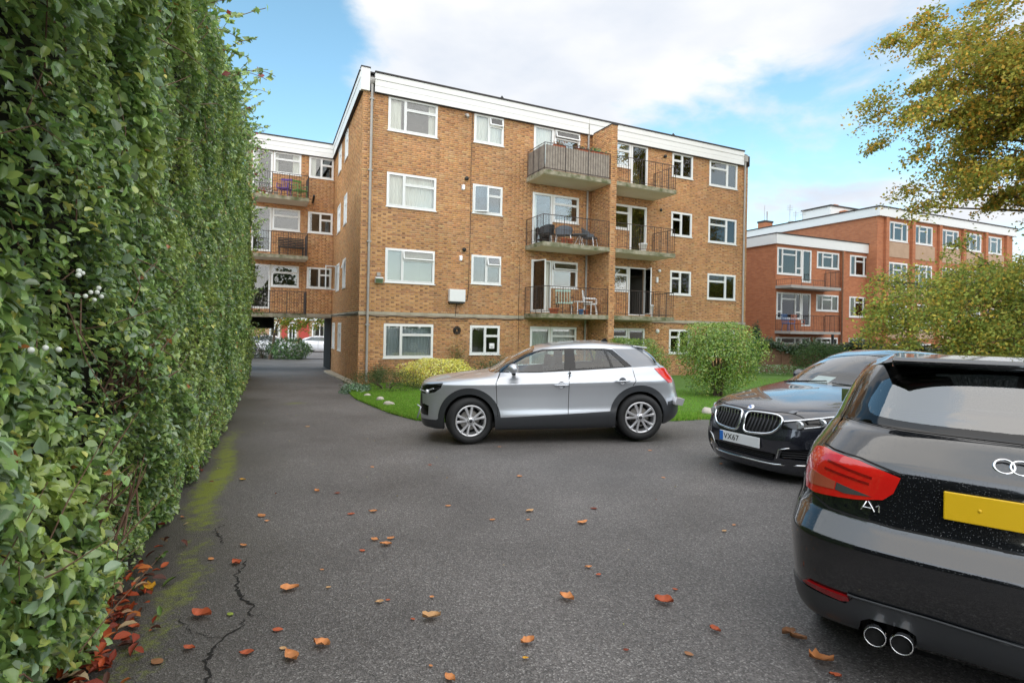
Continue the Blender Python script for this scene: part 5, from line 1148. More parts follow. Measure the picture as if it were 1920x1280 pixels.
# loose shoots sticking out along the skyline
SP = []; SN = []; st = MB()
def shoot(p, d, L, n):
    q = p.copy(); pts = [q.copy()]
    for i in range(n):
        d = (d+Vector((random.gauss(0, .12), random.gauss(0, .12), random.gauss(-.03, .1)))).normalized(); q = q+d*L/n; pts.append(q.copy()); SP.append(tuple(q+Vector((random.gauss(0, .03),)*3))); SN.append((random.gauss(0, .6), random.gauss(-.5, .6), random.gauss(.6, .5)))
    st.tube(pts, .004, 4, cap=False)
for k in range(150):
    y = random.uniform(4.5, 21.3); z = float(np.interp(y, HY, HT))-random.uniform(0, .5); shoot(Vector((float(hedge_x(y)), y, z)), Vector((random.uniform(.1, .9), random.gauss(0, .4), random.uniform(.1, 1))), random.uniform(.25, .75), 14)
for k in range(30):
    y = random.uniform(16, 21.4); z = random.uniform(.5, 5); shoot(Vector((float(hedge_x(y))+.1, y, z)), Vector((.9, random.gauss(0, .3), random.uniform(-.1, .5))), random.uniform(.2, .5), 10)
for a, b, c in ((400, 120, .1), (440, 215, .15), (430, 190, .1), (385, 95, .1), (450, 260, .1)):
    p = to_hedge(a, b, c) if False else None
n = len(SP); leaves('shoot_leaves', np.array(SP)-loc0, np.array(SN), RNG.uniform(.06, .12, n), palette(n, HP[:4]+[(.30, .03, .03)], [5, 4, 4, 3, .35], .25), MT['leaf'], HE, .7)
st_o = st.build('shoots', MT['twig'], HE, Mi, fixn=False); tag(st_o, kind='stuff')
bm_ = MB().ball((0, 0, 0), .0075, 8).build('berry', MT['berry'], None); bmesh_berry = bm_.data; bpy.data.objects.remove(bm_)
for (a, b) in ((170, 548), (182, 548), (177, 562), (190, 556), (160, 555), (185, 540), (148, 508), (155, 512), (147, 516), (58, 656), (85, 652), (110, 655)):
    p = to_hedge(a, b, .10)-Vector(loc0); link(bpy.data.objects.new('berry', bmesh_berry), HE, Matrix.Translation(p) @ Matrix.Scale(random.uniform(.85, 1.15), 4))
# leaf litter banked against the foot of the hedge
n = 430; y = 1.7+RNG.exponential(.7, n); y = y[y < 9]; n = len(y); d = RNG.normal(-.06, .075, n); x = hedge_x(y)+d*.913; P = np.stack([x, y+d*.4, gz(x, y)+.012+RNG.random(n)*.05*np.exp(-d*6)], 1)
tag(leaves('leaf_litter', P, np.tile([0, 0, 1.], (n, 1))+RNG.normal(0, .35, (n, 3)), RNG.uniform(.045, .085, n), palette(n, [(.45, .08, .025), (.24, .04, .02), (.55, .17, .05), (.12, .045, .03), (.5, .34, .2), (.12, .2, .05)], [4, 4, 2.4, 3, 1, 1]), MT['litter'], None, .55, True), 'bank of red and brown fallen leaves along the foot of the hedge', 'leaves', kind='stuff')
n = 420; x = RNG.uniform(-5, 7, n); y = RNG.uniform(2, 22, n)**1.0; k = (x > hedge_x(y)+.1) & ((y < lawn_front(x)) | (x < -4.7)); x, y = x[k], y[k]; n = len(x)
w_ = np.exp(-(x-hedge_x(y))/1.6)*.75+.35; k = RNG.random(n) < w_; x, y = x[k], y[k]; n = len(x)
tag(leaves('leaf_flecks', np.stack([x, y, gz(x, y)+.012], 1), np.tile([0, 0, 1.], (n, 1))+RNG.normal(0, .2, (n, 3)), RNG.uniform(.012, .032, n), palette(n, [(.5, .3, .15), (.6, .5, .3), (.4, .1, .04), (.35, .35, .12)], [3, 3, 2, 1]), MT['litter'], None, .5), 'tiny leaf scraps scattered over the asphalt of the drive', 'leaves', kind='stuff')
# single fallen leaves, read off the photograph
LF = [(543, 1106, 34, 'o', 5), (594, 922, 12, 'o', 9), (632, 925, 13, 'd', 0), (490, 967, 22, 'o', 0), (501, 978, 10, 'o', 4), (658, 964, 16, 'r', 0), (699, 960, 17, 'o', 4), (703, 1013, 18, 'o', 3), (733, 1011, 16, 'o', 4), (723, 1022, 24, 'o', 5), (679, 1033, 14, 'r', 0), (604, 1069, 9, 'o', 0), (616, 1102, 11, 't', 0), (521, 1182, 22, 'r', 0), (603, 1211, 36, 'o', 8), (531, 1217, 16, 't', 0), (546, 1234, 40, 'o', 6), (462, 1226, 28, 'r', 3), (355, 1218, 24, 'r', 6), (294, 1242, 30, 'b', 0), (378, 1156, 40, 'r', 8), (281, 1107, 34, 'y', 8), (443, 1057, 26, 'r', 6), (456, 1024, 16, 'o', 4), (432, 1153, 16, 'g', 0), (396, 1049, 16, 'o', 0), (711, 1130, 18, 't', 3), (727, 1126, 10, 'r', 0), (809, 1160, 36, 't', 9), (774, 1162, 11, 'r', 0), (810, 1121, 11, 'o', 3), (808, 1250, 10, 'o', 0), (844, 1275, 28, 'o', 6), (989, 1207, 28, 'o', 8), (985, 1236, 13, 'y', 4), (1063, 1124, 32, 'o', 9), (1103, 1065, 15, 'o', 5), (1122, 1079, 12, 'r', 3), (1245, 1131, 36, 'r', 8), (1266, 1106, 12, 'r', 0), (1341, 1184, 22, 'r', 9), (1292, 1228, 20, 'b', 0), (1174, 1220, 13, 'd', 0), (1092, 981, 24, 'o', 4), (993, 959, 19, 't', 3), (990, 975, 9, 'o', 0), (923, 975, 13, 'o', 0), (840, 949, 12, 'o', 0), (1113, 954, 15, 'd', 0), (974, 894, 12, 'o', 3), (1244, 896, 9, 'o', 0), (1358, 996, 12, 't', 0), (1376, 985, 9, 'o', 0), (806, 872, 9, 'r', 0), (698, 876, 10, 'o', 0), (455, 900, 14, 'y', 4), (1478, 1190, 34, 'b', 8), (1497, 1200, 30, 'b', 9), (1540, 1241, 44, 'o', 9), (1566, 1270, 22, 'r', 7), (1390, 852, 10, 'o', 0), (1352, 870, 9, 'o', 0), (1219, 845, 9, 'o', 0), (936, 838, 8, 'o', 0), (577, 800, 12, 't', 0), (230, 1150, 40, 'b', 9), (250, 1178, 26, 'r', 6)]
CN = {'o': ((.66, .27, .10), 'orange'), 'r': ((.48, .11, .045), 'red-brown'), 't': ((.62, .36, .17), 'pale tan'), 'd': ((.22, .045, .02), 'dark red'), 'y': ((.65, .33, .03), 'yellow-orange'), 'g': ((.30, .38, .06), 'green'), 'b': ((.32, .15, .07), 'brown')}
def where_(px, py):
    if px < 520: return 'by the hedge ' + ('near the upper crack' if py < 1090 else ('beside the lower crack' if px > 390 else 'left of the lower crack'))
    if px > 1440: return "on the asphalt by the black hatchback's exhaust"
    r = 'closest to the camera' if py > 1195 else ('in the near row' if py > 1090 else ('halfway to the silver crossover' if py > 940 else 'before the silver crossover'))
    c = 'left part' if px < 640 else ('centre left' if px < 800 else ('centre' if px < 1050 else ('centre right' if px < 1200 else 'right part')))
    return 'on the drive %s, %s' % (r, c)
for (px, py, w, c, curl) in LF:
    x, y = to_ground(px, py); L = w/1027.26*y*.95; z = float(gz(x, y)); col, nm = CN[c]; cu = .02+curl*.02; a = random.uniform(-.7, .7)+(math.pi if random.random() < .5 else 0)
    n = 7; V = []; F = []
    for i in range(n):
        t = i/(n-1); hw = .36*math.sin(math.pi*min(1, t*1.02+.01))**.75*(1-.25*t); zz = .10*(t-.5)**2*cu*14
        V += [((t-.5)*L, -hw*L, (zz+cu*.9*(1+.5*random.random()))*L), ((t-.5)*L, 0, (zz+.02)*L), ((t-.5)*L, hw*L, (zz+cu*1.3*random.uniform(.5, 1.5))*L)]
    for i in range(n-1):
        for j in (0, 1): F.append((3*i+j, 3*i+3+j, 3*i+4+j, 3*i+1+j))
    V += [(.5*L, -.006*L, .02*L), (.5*L, .006*L, .02*L), (.68*L, .012*L, .05*L)]; F4 = F+[(3*n, 3*n+1, 3*n+2, 3*n+2)]
    o = mesh_np('fallen_leaf', V, F, MT['litter'], None, np.clip(np.array(col)*RNG.uniform(.75, 1.25, (len(V), 1))*RNG.uniform(.9, 1.1), 0, 1), smooth=True); o.location = (x, y, z+.008); o.rotation_euler = (0, 0, a)
    tag(o, '%s %s fallen leaf %s' % ('very large' if w > 32 else 'large' if w > 22 else ('mid-size' if w > 13 else ('small' if w > 10 else 'tiny')), ('curled '+nm) if curl > 5 else nm, where_(px, py)), 'leaf', 'fallen leaves on the drive')

# ------------------------------------------------------------------ bushes and trees
def blob(name, label, c, r, n, size, cols, wts, cat='bush', trunk=True, m='leaf', shellf=.72, flat=0, group=None, stems=7, aspect=.55, gapn=0, base=None):
    e = empty(name, (c[0], c[1], base if base is not None else float(gz(c[0], c[1]))), 0, label, cat, group); b = np.array([c[0], c[1], e.location.z])
    d = RNG.normal(size=(n, 3)); d /= np.linalg.norm(d, axis=1, keepdims=True); rad = (shellf+(1.06-shellf)*RNG.random(n))*(1+.07*np.sin(d[:, 0]*9+c[0])+.06*np.sin(d[:, 1]*11+d[:, 2]*8)); P = d*rad[:, None]
    if flat: P[:, 2] = np.where(P[:, 2] > flat, flat+(P[:, 2]-flat)*.35, P[:, 2])
    if gapn:
        k = np.ones(n, bool)
        for _ in range(gapn):
            g = RNG.normal(size=3); g /= np.linalg.norm(g); g[2] = -abs(g[2])*.6-.1; k &= np.linalg.norm(d-g, axis=1) > RNG.uniform(.14, .3)
        P, d = P[k], d[k]; n = len(P)
    W_ = P*np.array(r)+np.array(c)-b; k = W_[:, 2] > .02; W_, d = W_[k], d[k]; n = len(W_)
    col = palette(n, cols, wts, .25)
    leaves('foliage', W_, d*.7+[0, 0, .6]+RNG.normal(0, .6, (n, 3)), RNG.uniform(.7, 1.3, n)*size, col, MT[m], e, aspect)
    if stems:
        s = MB()
        for k in range(stems):
            a = random.uniform(0, 6.28); q = Vector((math.cos(a)*r[0]*.7*random.random()**.5, math.sin(a)*r[1]*.7*random.random()**.5, c[2]-b[2]+random.uniform(-.1, .6)*r[2])); s.tube([Vector((random.gauss(0, .05), random.gauss(0, .05), -.05)), Vector((q.x*.4, q.y*.4, q.z*.45)), q], [.035, .022, .006], 6, cap=False)
        s.build('stems', MT['bark'], e, fixn=False)
    return e
GR = [(.15, .28, .04), (.24, .38, .05), (.09, .18, .03), (.42, .46, .08), (.32, .43, .07)]
blob('bush', 'large clipped green bush on a branching stem, on the lawn right of the silver crossover', (5.64, 14.96, .80), (1.20, 1.0, 1.06), 19500, .058, GR, [4, 5, 2, 2, 4], stems=26, flat=.72, gapn=9, shellf=.45)
blob('bush', 'low domed clipped bush behind the roof of the silver crossover', (4.0, 18.4, .32), (1.26, 1.0, .97), 13000, .055, GR, [5, 4, 4, .6, 1.5], flat=.75)
blob('bush', 'bright yellow variegated shrub beneath the ground floor windows', (-2.35, 17.7, -.12), (1.22, .85, .56), 7000, .062, [(.92, .82, .14), (.98, .90, .28), (.75, .72, .10), (.30, .42, .06), (.98, .94, .55)], [5, 5, 3, .7, 1.5], flat=.8, gapn=2)
blob('bush', 'low spreading grey-green shrub at the left corner of the brick flats', (-3.75, 16.6, -.42), (1.25, 1.1, .52), 9000, .045, [(.10, .15, .05), (.06, .10, .03), (.16, .20, .08), (.22, .17, .08)], [4, 4, 3, 1], m='leaf_matte', aspect=.3, gapn=3)
blob('plant', 'pale blue-green leafy plant at the tip of the lawn by the drive', (-4.45, 15.75, -.48), (.42, .40, .20), 700, .08, [(.22, .33, .22), (.30, .42, .30), (.14, .24, .12)], [3, 2, 2], 'plant', stems=0, m='leaf_matte')
blob('bush', 'dark wispy shrub against the wall between the yellow shrub and the crossover', (-.55, 19.5, -.1), (1.0, .5, .55), 2600, .05, [(.07, .13, .03), (.12, .17, .05), (.2, .16, .07)], [4, 2, 1], gapn=6, shellf=.4)
blob('climbing_plant', 'thin climber rising on the brick wall behind the yellow shrub', (-1.9, 19.55, .3), (.42, .16, .75), 800, .05, [(.12, .18, .04), (.25, .2, .06), (.4, .35, .08)], [4, 2, 1], 'plant', shellf=.2)
blob('climbing_plant', 'small green climber at the foot of the left drainpipe', (-4.45, 18.45, -.25), (.32, .14, .40), 900, .045, [(.06, .12, .03), (.1, .17, .04)], [3, 2], 'plant', shellf=.2)
blob('climbing_plant', 'thin young climber under the small ground floor window', (.05, 20.55, .0), (.5, .15, .45), 500, .05, [(.12, .18, .04), (.1, .15, .04)], [4, 2], 'plant', shellf=.2)
blob('conifer', 'narrow dark green conifer just past the right corner of the brick flats', (12.0, 26.9, .8), (.24, .24, 1.15), 2500, .07, [(.03, .10, .06), (.05, .14, .07)], [1, 1], 'tree', m='leaf_matte', shellf=.5)
blob('bush', 'dark spreading shrub in front of the wooden fence', (14.6, 25.8, .1), (1.35, .9, .85), 6000, .07, [(.04, .09, .025), (.07, .12, .03), (.10, .15, .04)], [4, 3, 1], m='leaf_matte')
blob('flower_bed', 'low green bedding with whitish flowers at the far edge of the lawn', (12.3, 25.4, -.28), (1.6, .5, .22), 2200, .06, [(.08, .2, .04), (.12, .24, .05), (.7, .7, .66), (.25, .06, .06)], [5, 4, 1, .8], 'flowers', stems=0)
blob('bush', 'rounded green shrub beyond the archway next to the street', (-14.4, 35.6, -.30), (1.35, 1.1, .78), 4000, .11, [(.05, .12, .03), (.09, .20, .05), (.18, .32, .07)], [3, 4, 2])
blob('bush', 'dark shrub beyond the archway left of the small tree', (-16.3, 35.9, -.2), (.95, 1.0, .95), 2200, .10, [(.02, .04, .015), (.04, .07, .02)], [3, 2])

rg = random.Random(5)
def tree(name, label, base, top, clusters, leafn, size, cols, wts, r0=.22, spray=(1, 1, .45), droop=(0, 0, 0), m='leaf_matte', limbs=True):
    e = empty(name, base, 0, label, 'tree'); b = Vector(base); t = MB(); top = Vector(top)-b; t.tube([Vector((0, 0, -.2)), top*.3+Vector((.1, 0, 0)), top*.65+Vector((-.1, .1, 0)), top], [r0, r0*.8, r0*.55, r0*.2], 10)
    t.build('trunk', MT['bark'], e, fixn=False); l = MB(); PP = []; k = len(clusters); per = leafn//k
    for c in clusters:
        q = Vector(c[:3])-b; s = c[3] if len(c) > 3 else 1; a = top*min(.95, max(.2, (q.z/top.z)*.75)); mid = a.lerp(q, .55)+Vector((0, 0, .35))
        if limbs and rg.random() < .3: l.tube([a, mid, q], [r0*.28, r0*.15, .015], 5, cap=False)
        g = RNG.normal(size=(per, 3))*np.array(spray)*s; 
        sl = rg.uniform(.25, .7); g[:, 2] += g[:, 0]*sl-.15*np.hypot(g[:, 0], g[:, 1]); PP.append(g+np.array(q))
        for _ in range(2 if limbs else 0):
            j = g[RNG.integers(per)]; l.tube([q, q+Vector(j)*.6+Vector((0, 0, .05)), q+Vector(j)*1.2], [.02, .012, .004], 4, cap=False)
    P = np.concatenate(PP); n = len(P); leaves('crown', P, RNG.normal(0, .6, (n, 3))+[0, 0, .7], RNG.uniform(.7, 1.3, n)*size, palette(n, cols, wts, .25), MT[m], e, .7)
    if limbs: tag(l.build('limbs', MT['bark'], e, fixn=False), kind='stuff')
    return e
# large autumn tree on the right: its layered sprays hang into the frame
CL = []
rg = random.Random(5)
for _ in range(3000):
    d = Vector((rg.gauss(0, 1), rg.gauss(0, 1), rg.gauss(0, 1))).normalized(); rr = rg.uniform(.2, 1.0); x, y, z = 19.0+d.x*7.4*rr, 17.6+d.y*4.5*rr, 9.3+d.z*5.6*rr
    if x > 20.5 and rg.random() < .6: continue
    if z < 4.8+.02*(x-12): continue
    CL.append((x, y, z, rg.uniform(.5, .95)))
    if len(CL) >= 430: break
tree('tree', 'big autumn tree with gold and olive leaves hanging in from the right edge', (21.5, 17.6, -.1), (20.5, 17.6, 12.5), CL, 150000, .115, [(.40, .36, .06), (.29, .31, .05), (.58, .38, .06), (.70, .37, .06), (.17, .20, .035), (.64, .54, .12)], [5, 5, 3, 2, 3, 1.5], .35, (.44, .44, .24))
CL = []
while len(CL) < 210:
    x, y, z = rg.uniform(14.6, 26), rg.uniform(19.6, 24), rg.uniform(.6, 5.8)
    if ((x-20.5)/6.2)**2+((z-2.6)/3.4)**2 < 1 and z < min(4.1+rg.uniform(-1.5, 1.1), 2.4+(x-14.0)*.95+rg.uniform(-.8, .6)): CL.append((x, y, z, rg.uniform(.5, .9)))
tree('tree', 'lower spreading yellow-green tree in front of the red brick flats', (22.5, 24.2, -.3), (22, 24, 3.4), CL, 50000, .125, [(.44, .47, .10), (.34, .42, .09), (.62, .54, .10), (.72, .50, .09), (.20, .27, .06)], [5, 5, 3, 2, 3], .2, (.62, .5, .36))
tree('tree', 'small leaning tree with yellow-green leaves beyond the archway', (-15.6, 35.2, -1.0), (-15.0, 35.2, 1.6), [(-15.8+.5*i, 35+.2*(i % 3), 1.25+.35*((i*7) % 4), .55) for i in range(8)], 3600, .13, [(.25, .34, .05), (.18, .28, .05), (.5, .4, .05), (.5, .2, .04)], [4, 3, 2, 1], .12, (.6, .5, .35))
# trees and hedges behind the camera, only met in reflections; they read as one mass
n = 16000; a = RNG.uniform(math.radians(120), math.radians(318), n); a = np.where(RNG.random(n) < .5, a, RNG.uniform(math.radians(175), math.radians(365), n)); rr = RNG.uniform(17, 21, n); H = 4.6+2.0*np.sin(a*5)+1.5*np.sin(a*11+1)+.8*np.sin(a*23)
P = np.stack([rr*np.cos(a)+2, rr*np.sin(a), RNG.random(n)**.8*H], 1); k = P[:, 1] < 3; P = P[k & (P[:, 1] < -2)]; n = len(P)
tag(leaves('woodland', P, RNG.normal(size=(n, 3)), RNG.uniform(.3, .6, n), palette(n, [(.05, .09, .03), (.09, .13, .03), (.2, .16, .04)], [4, 3, 1]), MT['leaf_matte'], None, .7), 'belt of trees closing the grounds on the side away from the flats', 'trees', kind='stuff')
# ------------------------------------------------------------------ fence with ivy
FE = empty('fence', (11.8, 27.4, float(gz(12, 27.4))), .12, 'brown wooden lap fence overgrown with ivy behind the far end of the lawn', 'fence')
for p in range(7):
    x0 = p*1.85; MB().box(x0-.05, x0+.05, -.05, .05, -.2, 1.62).build('post', MT['fence'], FE)
    for k in range(9):
        MB().add([(x0+.052, -.012, .05+k*.16), (x0+1.797, -.012, .05+k*.16), (x0+1.797, .012, .05+k*.16), (x0+.052, .012, .05+k*.16), (x0+.052, .004, .235+k*.16), (x0+1.797, .004, .235+k*.16), (x0+1.797, .014, .235+k*.16), (x0+.052, .014, .235+k*.16)], [(0, 1, 5, 4), (1, 2, 6, 5), (2, 3, 7, 6), (3, 0, 4, 7), (4, 5, 6, 7), (0, 3, 2, 1)]).build('slat', MT['fence'], FE, fixn=False)
n = 9000; u = RNG.uniform(-.2, 13, n); z = 1.45+.16*np.sin(u*2.3)+RNG.normal(0, .13, n)-RNG.exponential(.12, n)*(1+np.sin(u*1.7+2)*1.2); P = np.stack([u, RNG.normal(-.12, .10, n), z], 1)
o = leaves('ivy', P, RNG.normal(0, .5, (n, 3))+[0, -.6, .6], RNG.uniform(.06, .11, n), palette(n, [(.035, .08, .025), (.06, .12, .03), (.03, .06, .02)], [4, 3, 3]), MT['leaf'], None, .8); o.location = FE.location; o.rotation_euler = FE.rotation_euler; tag(o, 'dark ivy spilling over the top of the wooden fence', 'ivy')
# ------------------------------------------------------------------ neighbouring red brick flats
L3 = [(0, .24, 0, 1), (.24, .70, 0, .74), (.24, .70, .74, 1), (.70, 1, 0, 1)]
R1 = empty('neighbouring_flats', (15.2, 31.7, 0), .42, 'lower red brick block of flats with white fascia and two grey balconies', 'building')
r1 = []
for k in range(3):
    t = 6.37-2.6*k
    r1 += [(.10, 2.15, t-1.56, t, 'window', [(0, .18, .25, 1), (0, .18, 0, .25), (.18, .78, 0, .78), (.18, .78, .78, 1), (.78, 1, .25, 1), (.78, 1, 0, .25)]), (2.17, 2.97, t-1.95, t, 'balcony_door', LD), (3.45, 5.45, t-1.0, t, 'window', L3), (6.47, 8.45, t-1.3, t, 'window', L3)]
w_ = MB(); wall_panel(w_, (0, 0), 0, 0, 9.25, -1.4, 6.55, [q[:4] for q in r1], 0, .12); w_.add([(0, 0, -1.4), (0, 13, -1.4), (0, 13, 6.55), (0, 0, 6.55)], [(0, 1, 2, 3)]); w_.build('wall', MT['red_brick'], R1, fixn=False)
for q in r1: window(R1, ID, q[0], q[1], q[2], q[3], q[5], random.choice([None, None, 'both']), q[4], q[4] == 'window', fr=.07, white='far_white', rm=.05)
MB().box(-.12, 9.3, -.14, .0, 6.552, 7.12).build('fascia', MT['far_white'], R1); MB().box(-.14, -.002, .0, 13, 6.552, 7.12).build('fascia', MT['far_white'], R1); MB().box(-.16, 9.32, -.18, 13, 7.122, 7.18).build('roof', MT['felt'], R1)
MB().box(5.62, 5.88, -.12, -.004, -1.3, 6.545).build('pilaster', MT['red_brick'], R1); MB().tube([(5.60, -.16, 6.5), (5.60, -.16, -1)], .05, 8).build('drainpipe', MT['fence'], R1, fixn=False)
for k in range(2):
    z = 4.12-2.6*k; MB().box(0, 4.2, -1.05, -.004, z-.16, z).build('balcony_slab', MT['alloy'] if False else MT['pipe'], R1); railing(R1, ID, [(2.9, -1.0, z), (4.15, -1.0, z), (4.15, -.03, z)], .95, .10); railing(R1, ID, [(.05, -.03, z), (.05, -1.0, z), (2.9, -1.0, z)], .35 if k == 0 else .9, .14)
MB().box(3.6, 3.72, -1.0, -.9, -1.2, 1.36).build('balcony_post', MT['pipe_black'], R1)
for u, v, lb, mm in ((.5, 1.52, 'blue and white garden chair on the lower grey balcony of the red brick flats', 'blue'), (1.3, 1.52, 'terracotta coloured garden chair on the lower grey balcony of the red brick flats', 'terracotta')):
    e = empty('garden_chair', Matrix.Translation((15.2, 31.7, 0)) @ Matrix.Rotation(.42, 4, 'Z') @ Vector((u, -.5, v)), .42, lb, 'chair'); chair(e, mm, None, .5)
R2 = empty('neighbouring_flats', (23.1, 34.5, 0), .42, 'taller red brick block with a row of white windows behind the yellow-green tree', 'building')
r2 = []
for k in range(4):
    t = 8.65-2.6*k
    for i, u in enumerate((.83, 3.5, 6.5, 9.3, 11.95)):
        r2.append((u, u+1.95, t-(1.25 if k == 0 else 1.7), t))
w_ = MB(); wall_panel(w_, (0, 0), 0, -.3, 15.4, -1.4, 8.85, r2, 0, .12); w_.add([(-.3, 0, -1.4), (-.3, 16, -1.4), (-.3, 16, 8.85), (-.3, 0, 8.85)], [(0, 1, 2, 3)]); w_.build('wall', MT['red_brick'], R2, fixn=False)
for q in r2: window(R2, ID, *q, L3, random.choice([None, 'both']), 'window', True, fr=.08, white='far_white')
for k in range(3):
    for i, u in enumerate((.3, 3.1, 6.1, 8.95, 11.6)): MB().box(u+.45, u+2.6, -.03, -.004, 8.65-2.6*k-2.28, 8.65-2.6*k-1.32 if k == 0 else 8.65-2.6*k-1.75).build('spandrel', MT['mortar'], R2)
for u in (.35, 3.05, 6.0, 8.8, 11.55, 14.3): MB().box(u, u+.3, -.16, -.004, -1.3, 8.845).build('pilaster', MT['red_brick'], R2)
MB().box(-.42, 15.5, -.2, 0, 8.852, 9.4).build('fascia', MT['far_white'], R2); MB().box(-.44, -.302, .0, 16, 8.852, 9.4).build('fascia', MT['far_white'], R2); MB().box(-.5, 15.6, -.25, 16, 9.402, 9.47).build('roof', MT['felt'], R2)
def rp(px, py, Y): r = ray(px, py); return r.x*Y, Y, CAMZ+r.z*Y
x, y, z = rp(1435, 434, 46); e = empty('chimney', (x, y, z-3), .42, 'short red brick chimney with two pots on the left of the neighbouring roofs', 'chimney'); MB().box(-.45, .45, -.35, .35, 0, 3.7).build('stack', MT['red_brick'], e); MB().box(-.5, .5, -.4, .4, 3.703, 3.85).build('cap', MT['felt'], e)
for s in (-.2, .2): MB().tube([(s, 0, 3.85), (s, 0, 4.3+s*2)], .05, 8).build('pot', MT['pipe'], e, fixn=False)
MB().tube([(-.1, 0, 3.85), (-.1, 0, 5.2)], .018, 5).build('aerial', MT['pipe'], e, fixn=False)
x, y, z = rp(1558, 412, 44); e = empty('roof_house', (x, y, z-1.6), .42, 'white plant room with a brick chimney on the neighbouring flat roof', 'roof structure'); MB().box(-1.7, 1.7, -1.2, 1.2, 0, 2.3).build('wall', MT['far_white'], e); MB().box(-1.8, 1.8, -1.3, 1.3, 2.303, 2.4).build('roof', MT['felt'], e); MB().box(-.7, .2, -1.65, -1.22, 0, 2.0).build('chimney', MT['red_brick'], e); MB().box(0, .5, -.3, .3, 2.403, 2.8).build('chimney', MT['red_brick'], e)
for px, h in ((1481, 1.3), (1492, .8), (1505, .9)):
    x, y, z = rp(px, 432, 42); e = empty('aerial', (x, y, z-.5), 0, {1481: 'tall thin aerial with a dark drum on the neighbouring roof', 1492: 'short thin aerial, left of two beside the plant room', 1505: 'short thin aerial, right of two beside the plant room'}[px], 'aerial'); MB().tube([(0, 0, 0), (0, 0, h+1.2)], .02, 5).build('mast', MT['pipe'], e, fixn=False)
    for k in range(3): MB().tube([(-.22, 0, h+.8+k*.13), (.22, 0, h+.8+k*.13)], .012, 4).build('rod', MT['pipe'], e, fixn=False)
    if px == 1481: MB().tube([(.1, 0, .5), (.1, 0, 1.2)], .22, 10).build('drum', MT['pipe'], e, fixn=False)
# ------------------------------------------------------------------ beyond the archway
H = empty('terrace', (-60, 61, -1.35), 0, 'pale brick building with red wall panels across the street beyond the archway', 'building')
def hx2(col): return (ray(col, 620).x)*61+60
hw = []
for c0, c1 in ((585, 614), (505, 525), (540, 556), (640, 670)):
    for zz in (0.9, 3.9): hw.append((hx2(c0), hx2(c1), zz, zz+1.9))
w_ = MB(); wall_panel(w_, (0, 0), 0, 0, 60, -.2, 9, hw, 0, .12); w_.build('wall', mat('pale_brick', (.42, .27, .17), .85, noise=(2, .4, (.35, .2, .12))), H, fixn=False)
for q in hw: window(H, ID, *q, [(0, .5, 0, 1), (.5, 1, 0, 1)], 'both', 'window', True, fr=.12, white='far_white')
for c0, c1 in ((560, 580), (528, 538)): MB().box(hx2(c0), hx2(c1), -.06, -.004, .0, 6).build('wall_panel', MT['red_panel'], H)
MB().box(0, 60, -.08, -.004, 3.0, 3.35).build('string_course', MT['far_white'], H)
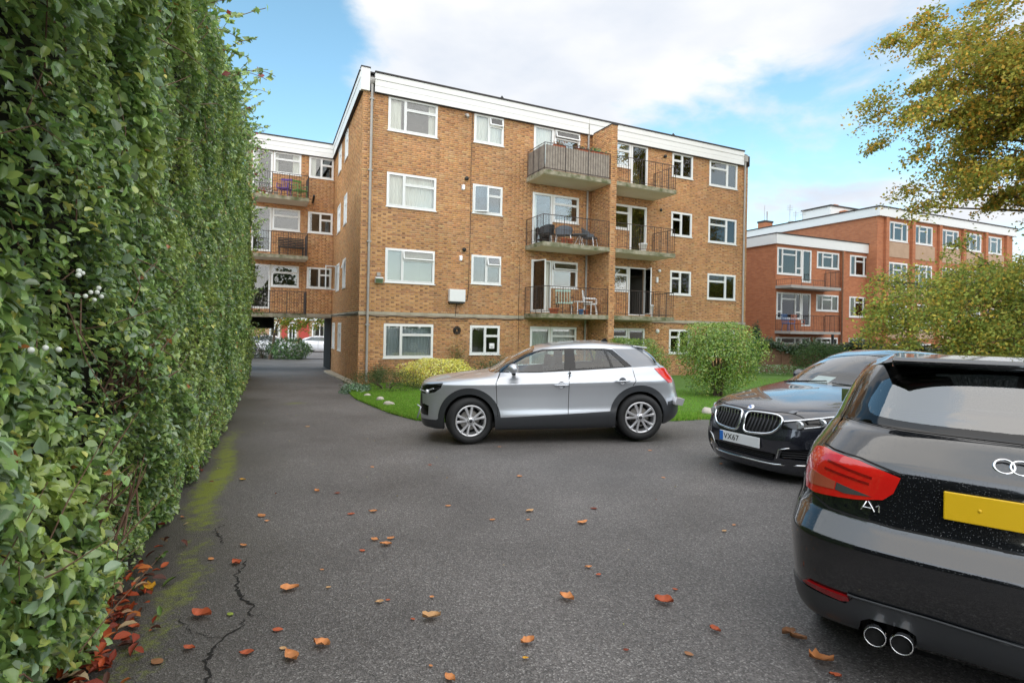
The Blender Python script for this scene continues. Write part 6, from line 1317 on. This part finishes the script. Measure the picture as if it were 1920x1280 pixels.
# white car in the street: same kind of shell, kept light
Rw = [(.12, 4.2, .80, 4, 4, [.2]*5), (.0, 4.3, .88, 3.6, 4, [.35, .35, .4, .4, .4]), (0, 4.3, .89, 3.4, 4, [.6, .6, .6, .62, .62]), (.08, 4.25, .88, 3.4, 4, [.78, .78, .86, .9, .9]), (.9, 4.1, .82, 3.6, 4, [.95, .93, .97, 1.0, 1.0]), (1.5, 3.75, .72, 4, 4, [1.22, 1.2, 1.22, 1.22, 1.22]), (1.95, 3.2, .6, 3.6, 4, [1.39, 1.37, 1.39, 1.37, 1.37]), (2.5, 2.9, .0, 3, 3, [1.44]*5)]
shw = Shell(Rw)
def street_car(label, X, Y, yaw):
    c = empty('street_car', label=label, cat='car', group='cars parked in the street')
    build_car(c, shw, [S_('window', MT['car_glass_dark'], [(1.15, 1.0), (1.6, 1.24), (2.1, 1.35), (3.0, 1.34), (3.7, 1.05), (2.4, .99)], off=.002), S_('wheel_opening', None, archpts(.85, .33, .36)), S_('wheel_opening', None, archpts(3.45, .33, .36)), S_('shut_line', G, [(1.3, .35), (1.3, .98)], width=.02, off=.002, thick=.004), S_('shut_line', G, [(2.35, .35), (2.35, .98)], width=.02, off=.002, thick=.004), S_('tail_light', MT['red_lamp'], [(4.05, .75), (4.0, .95), (4.25, .95), (4.3, .75)], off=.005), S_('headlight', MT['lamp_white'], [(.02, .6), (.1, .72), (.45, .78), (.3, .62)], off=.005)], MT['white_paint'], 40, 24)
    MB().box(.8, 3.5, -.7, .7, .2, .5).build('floor_pan', MT['gap'], c)
    for x in (.85, 3.45):
        for s in (-1, 1):
            e_ = MB().lathe([(0, 0), (.22, 0), (.23, -.01), (.33, 0), (.34, .04), (.34, .2), (0, .2)], 24, 'y').build('wheel', MT['tyre'], c, Matrix.Translation((x, s*.86, .34)) @ Matrix.Rotation(0 if s < 0 else math.pi, 4, 'Z')); MB().lathe([(0, -.015), (.2, -.015), (.21, .0)], 20, 'y').build('hub_cap', MT['alloy'], e_)
    c.location = (X, Y, float(gz(X, Y))+.004); c.rotation_euler = (0, 0, yaw); return c
r = ray(562, 650); street_car('white hatchback parked in the street, seen through the archway right of the shrub', r.x*49+4.3, 49, math.pi)
r = ray(488, 640); street_car('white car in the street mostly hidden behind the small tree beyond the archway', r.x*47+3.2, 47, math.pi)
# small stones set along the lawn edge
def stone(px, py, s, label, group='stones edging the lawn'):
    x, y = to_ground(px, py); mb = MB().ball((0, 0, 0), 1, 7, (s*.55, s*.42, s*.34)); mb.v = [tuple(Vector(v)*(1+.28*mnoise.noise(Vector(v)*9/s*.3+Vector((px, 0, 0))))) for v in mb.v]
    o = mb.build('edging_stone', MT['stone']); o.location = (x, y, float(gz(x, y))+s*.2); o.rotation_euler = (0, .1, px); tag(o, label, 'stone', group)
stone(688, 745, .20, 'pale rounded stone at the lawn edge, nearest the corner of the flats')
stone(712, 753, .24, 'flat buff stone at the lawn edge, middle of the three'); stone(729, 762, .24, 'pinkish white stone at the lawn edge, nearest the silver crossover')
stone(1327, 778, .30, 'large pale stone on the lawn edge beside the grille of the dark saloon', None)
for x0, y0, x1, y1 in ((-4.9, 17.9, -8.3, 25.2),):
    n = 9
    for i in range(n):
        t0, t1 = i/n, (i+1)/n-.004; a = Vector((x0+(x1-x0)*t0, y0+(y1-y0)*t0, 0)); b = Vector((x0+(x1-x0)*t1, y0+(y1-y0)*t1, 0)); d = (b-a).normalized(); s_ = Vector((-d.y, d.x, 0))*.30; za, zb = float(gz(a.x, a.y)), float(gz(b.x, b.y)); q = [a, b, b+s_, a+s_]; zz = [za, zb, zb, za]
        o = MB().add([(p.x, p.y, z_-.1) for p, z_ in zip(q, zz)]+[(p.x, p.y, z_+.07) for p, z_ in zip(q, zz)], [(0, 3, 2, 1), (4, 5, 6, 7), (0, 1, 5, 4), (1, 2, 6, 5), (2, 3, 7, 6), (3, 0, 4, 7)]).build('kerb', MT['concrete'], kind='structure')
print('objects', len(bpy.data.objects), 'tris', sum(len(o.data.loops)-2*len(o.data.polygons) for o in bpy.data.objects if o.type == 'MESH'))
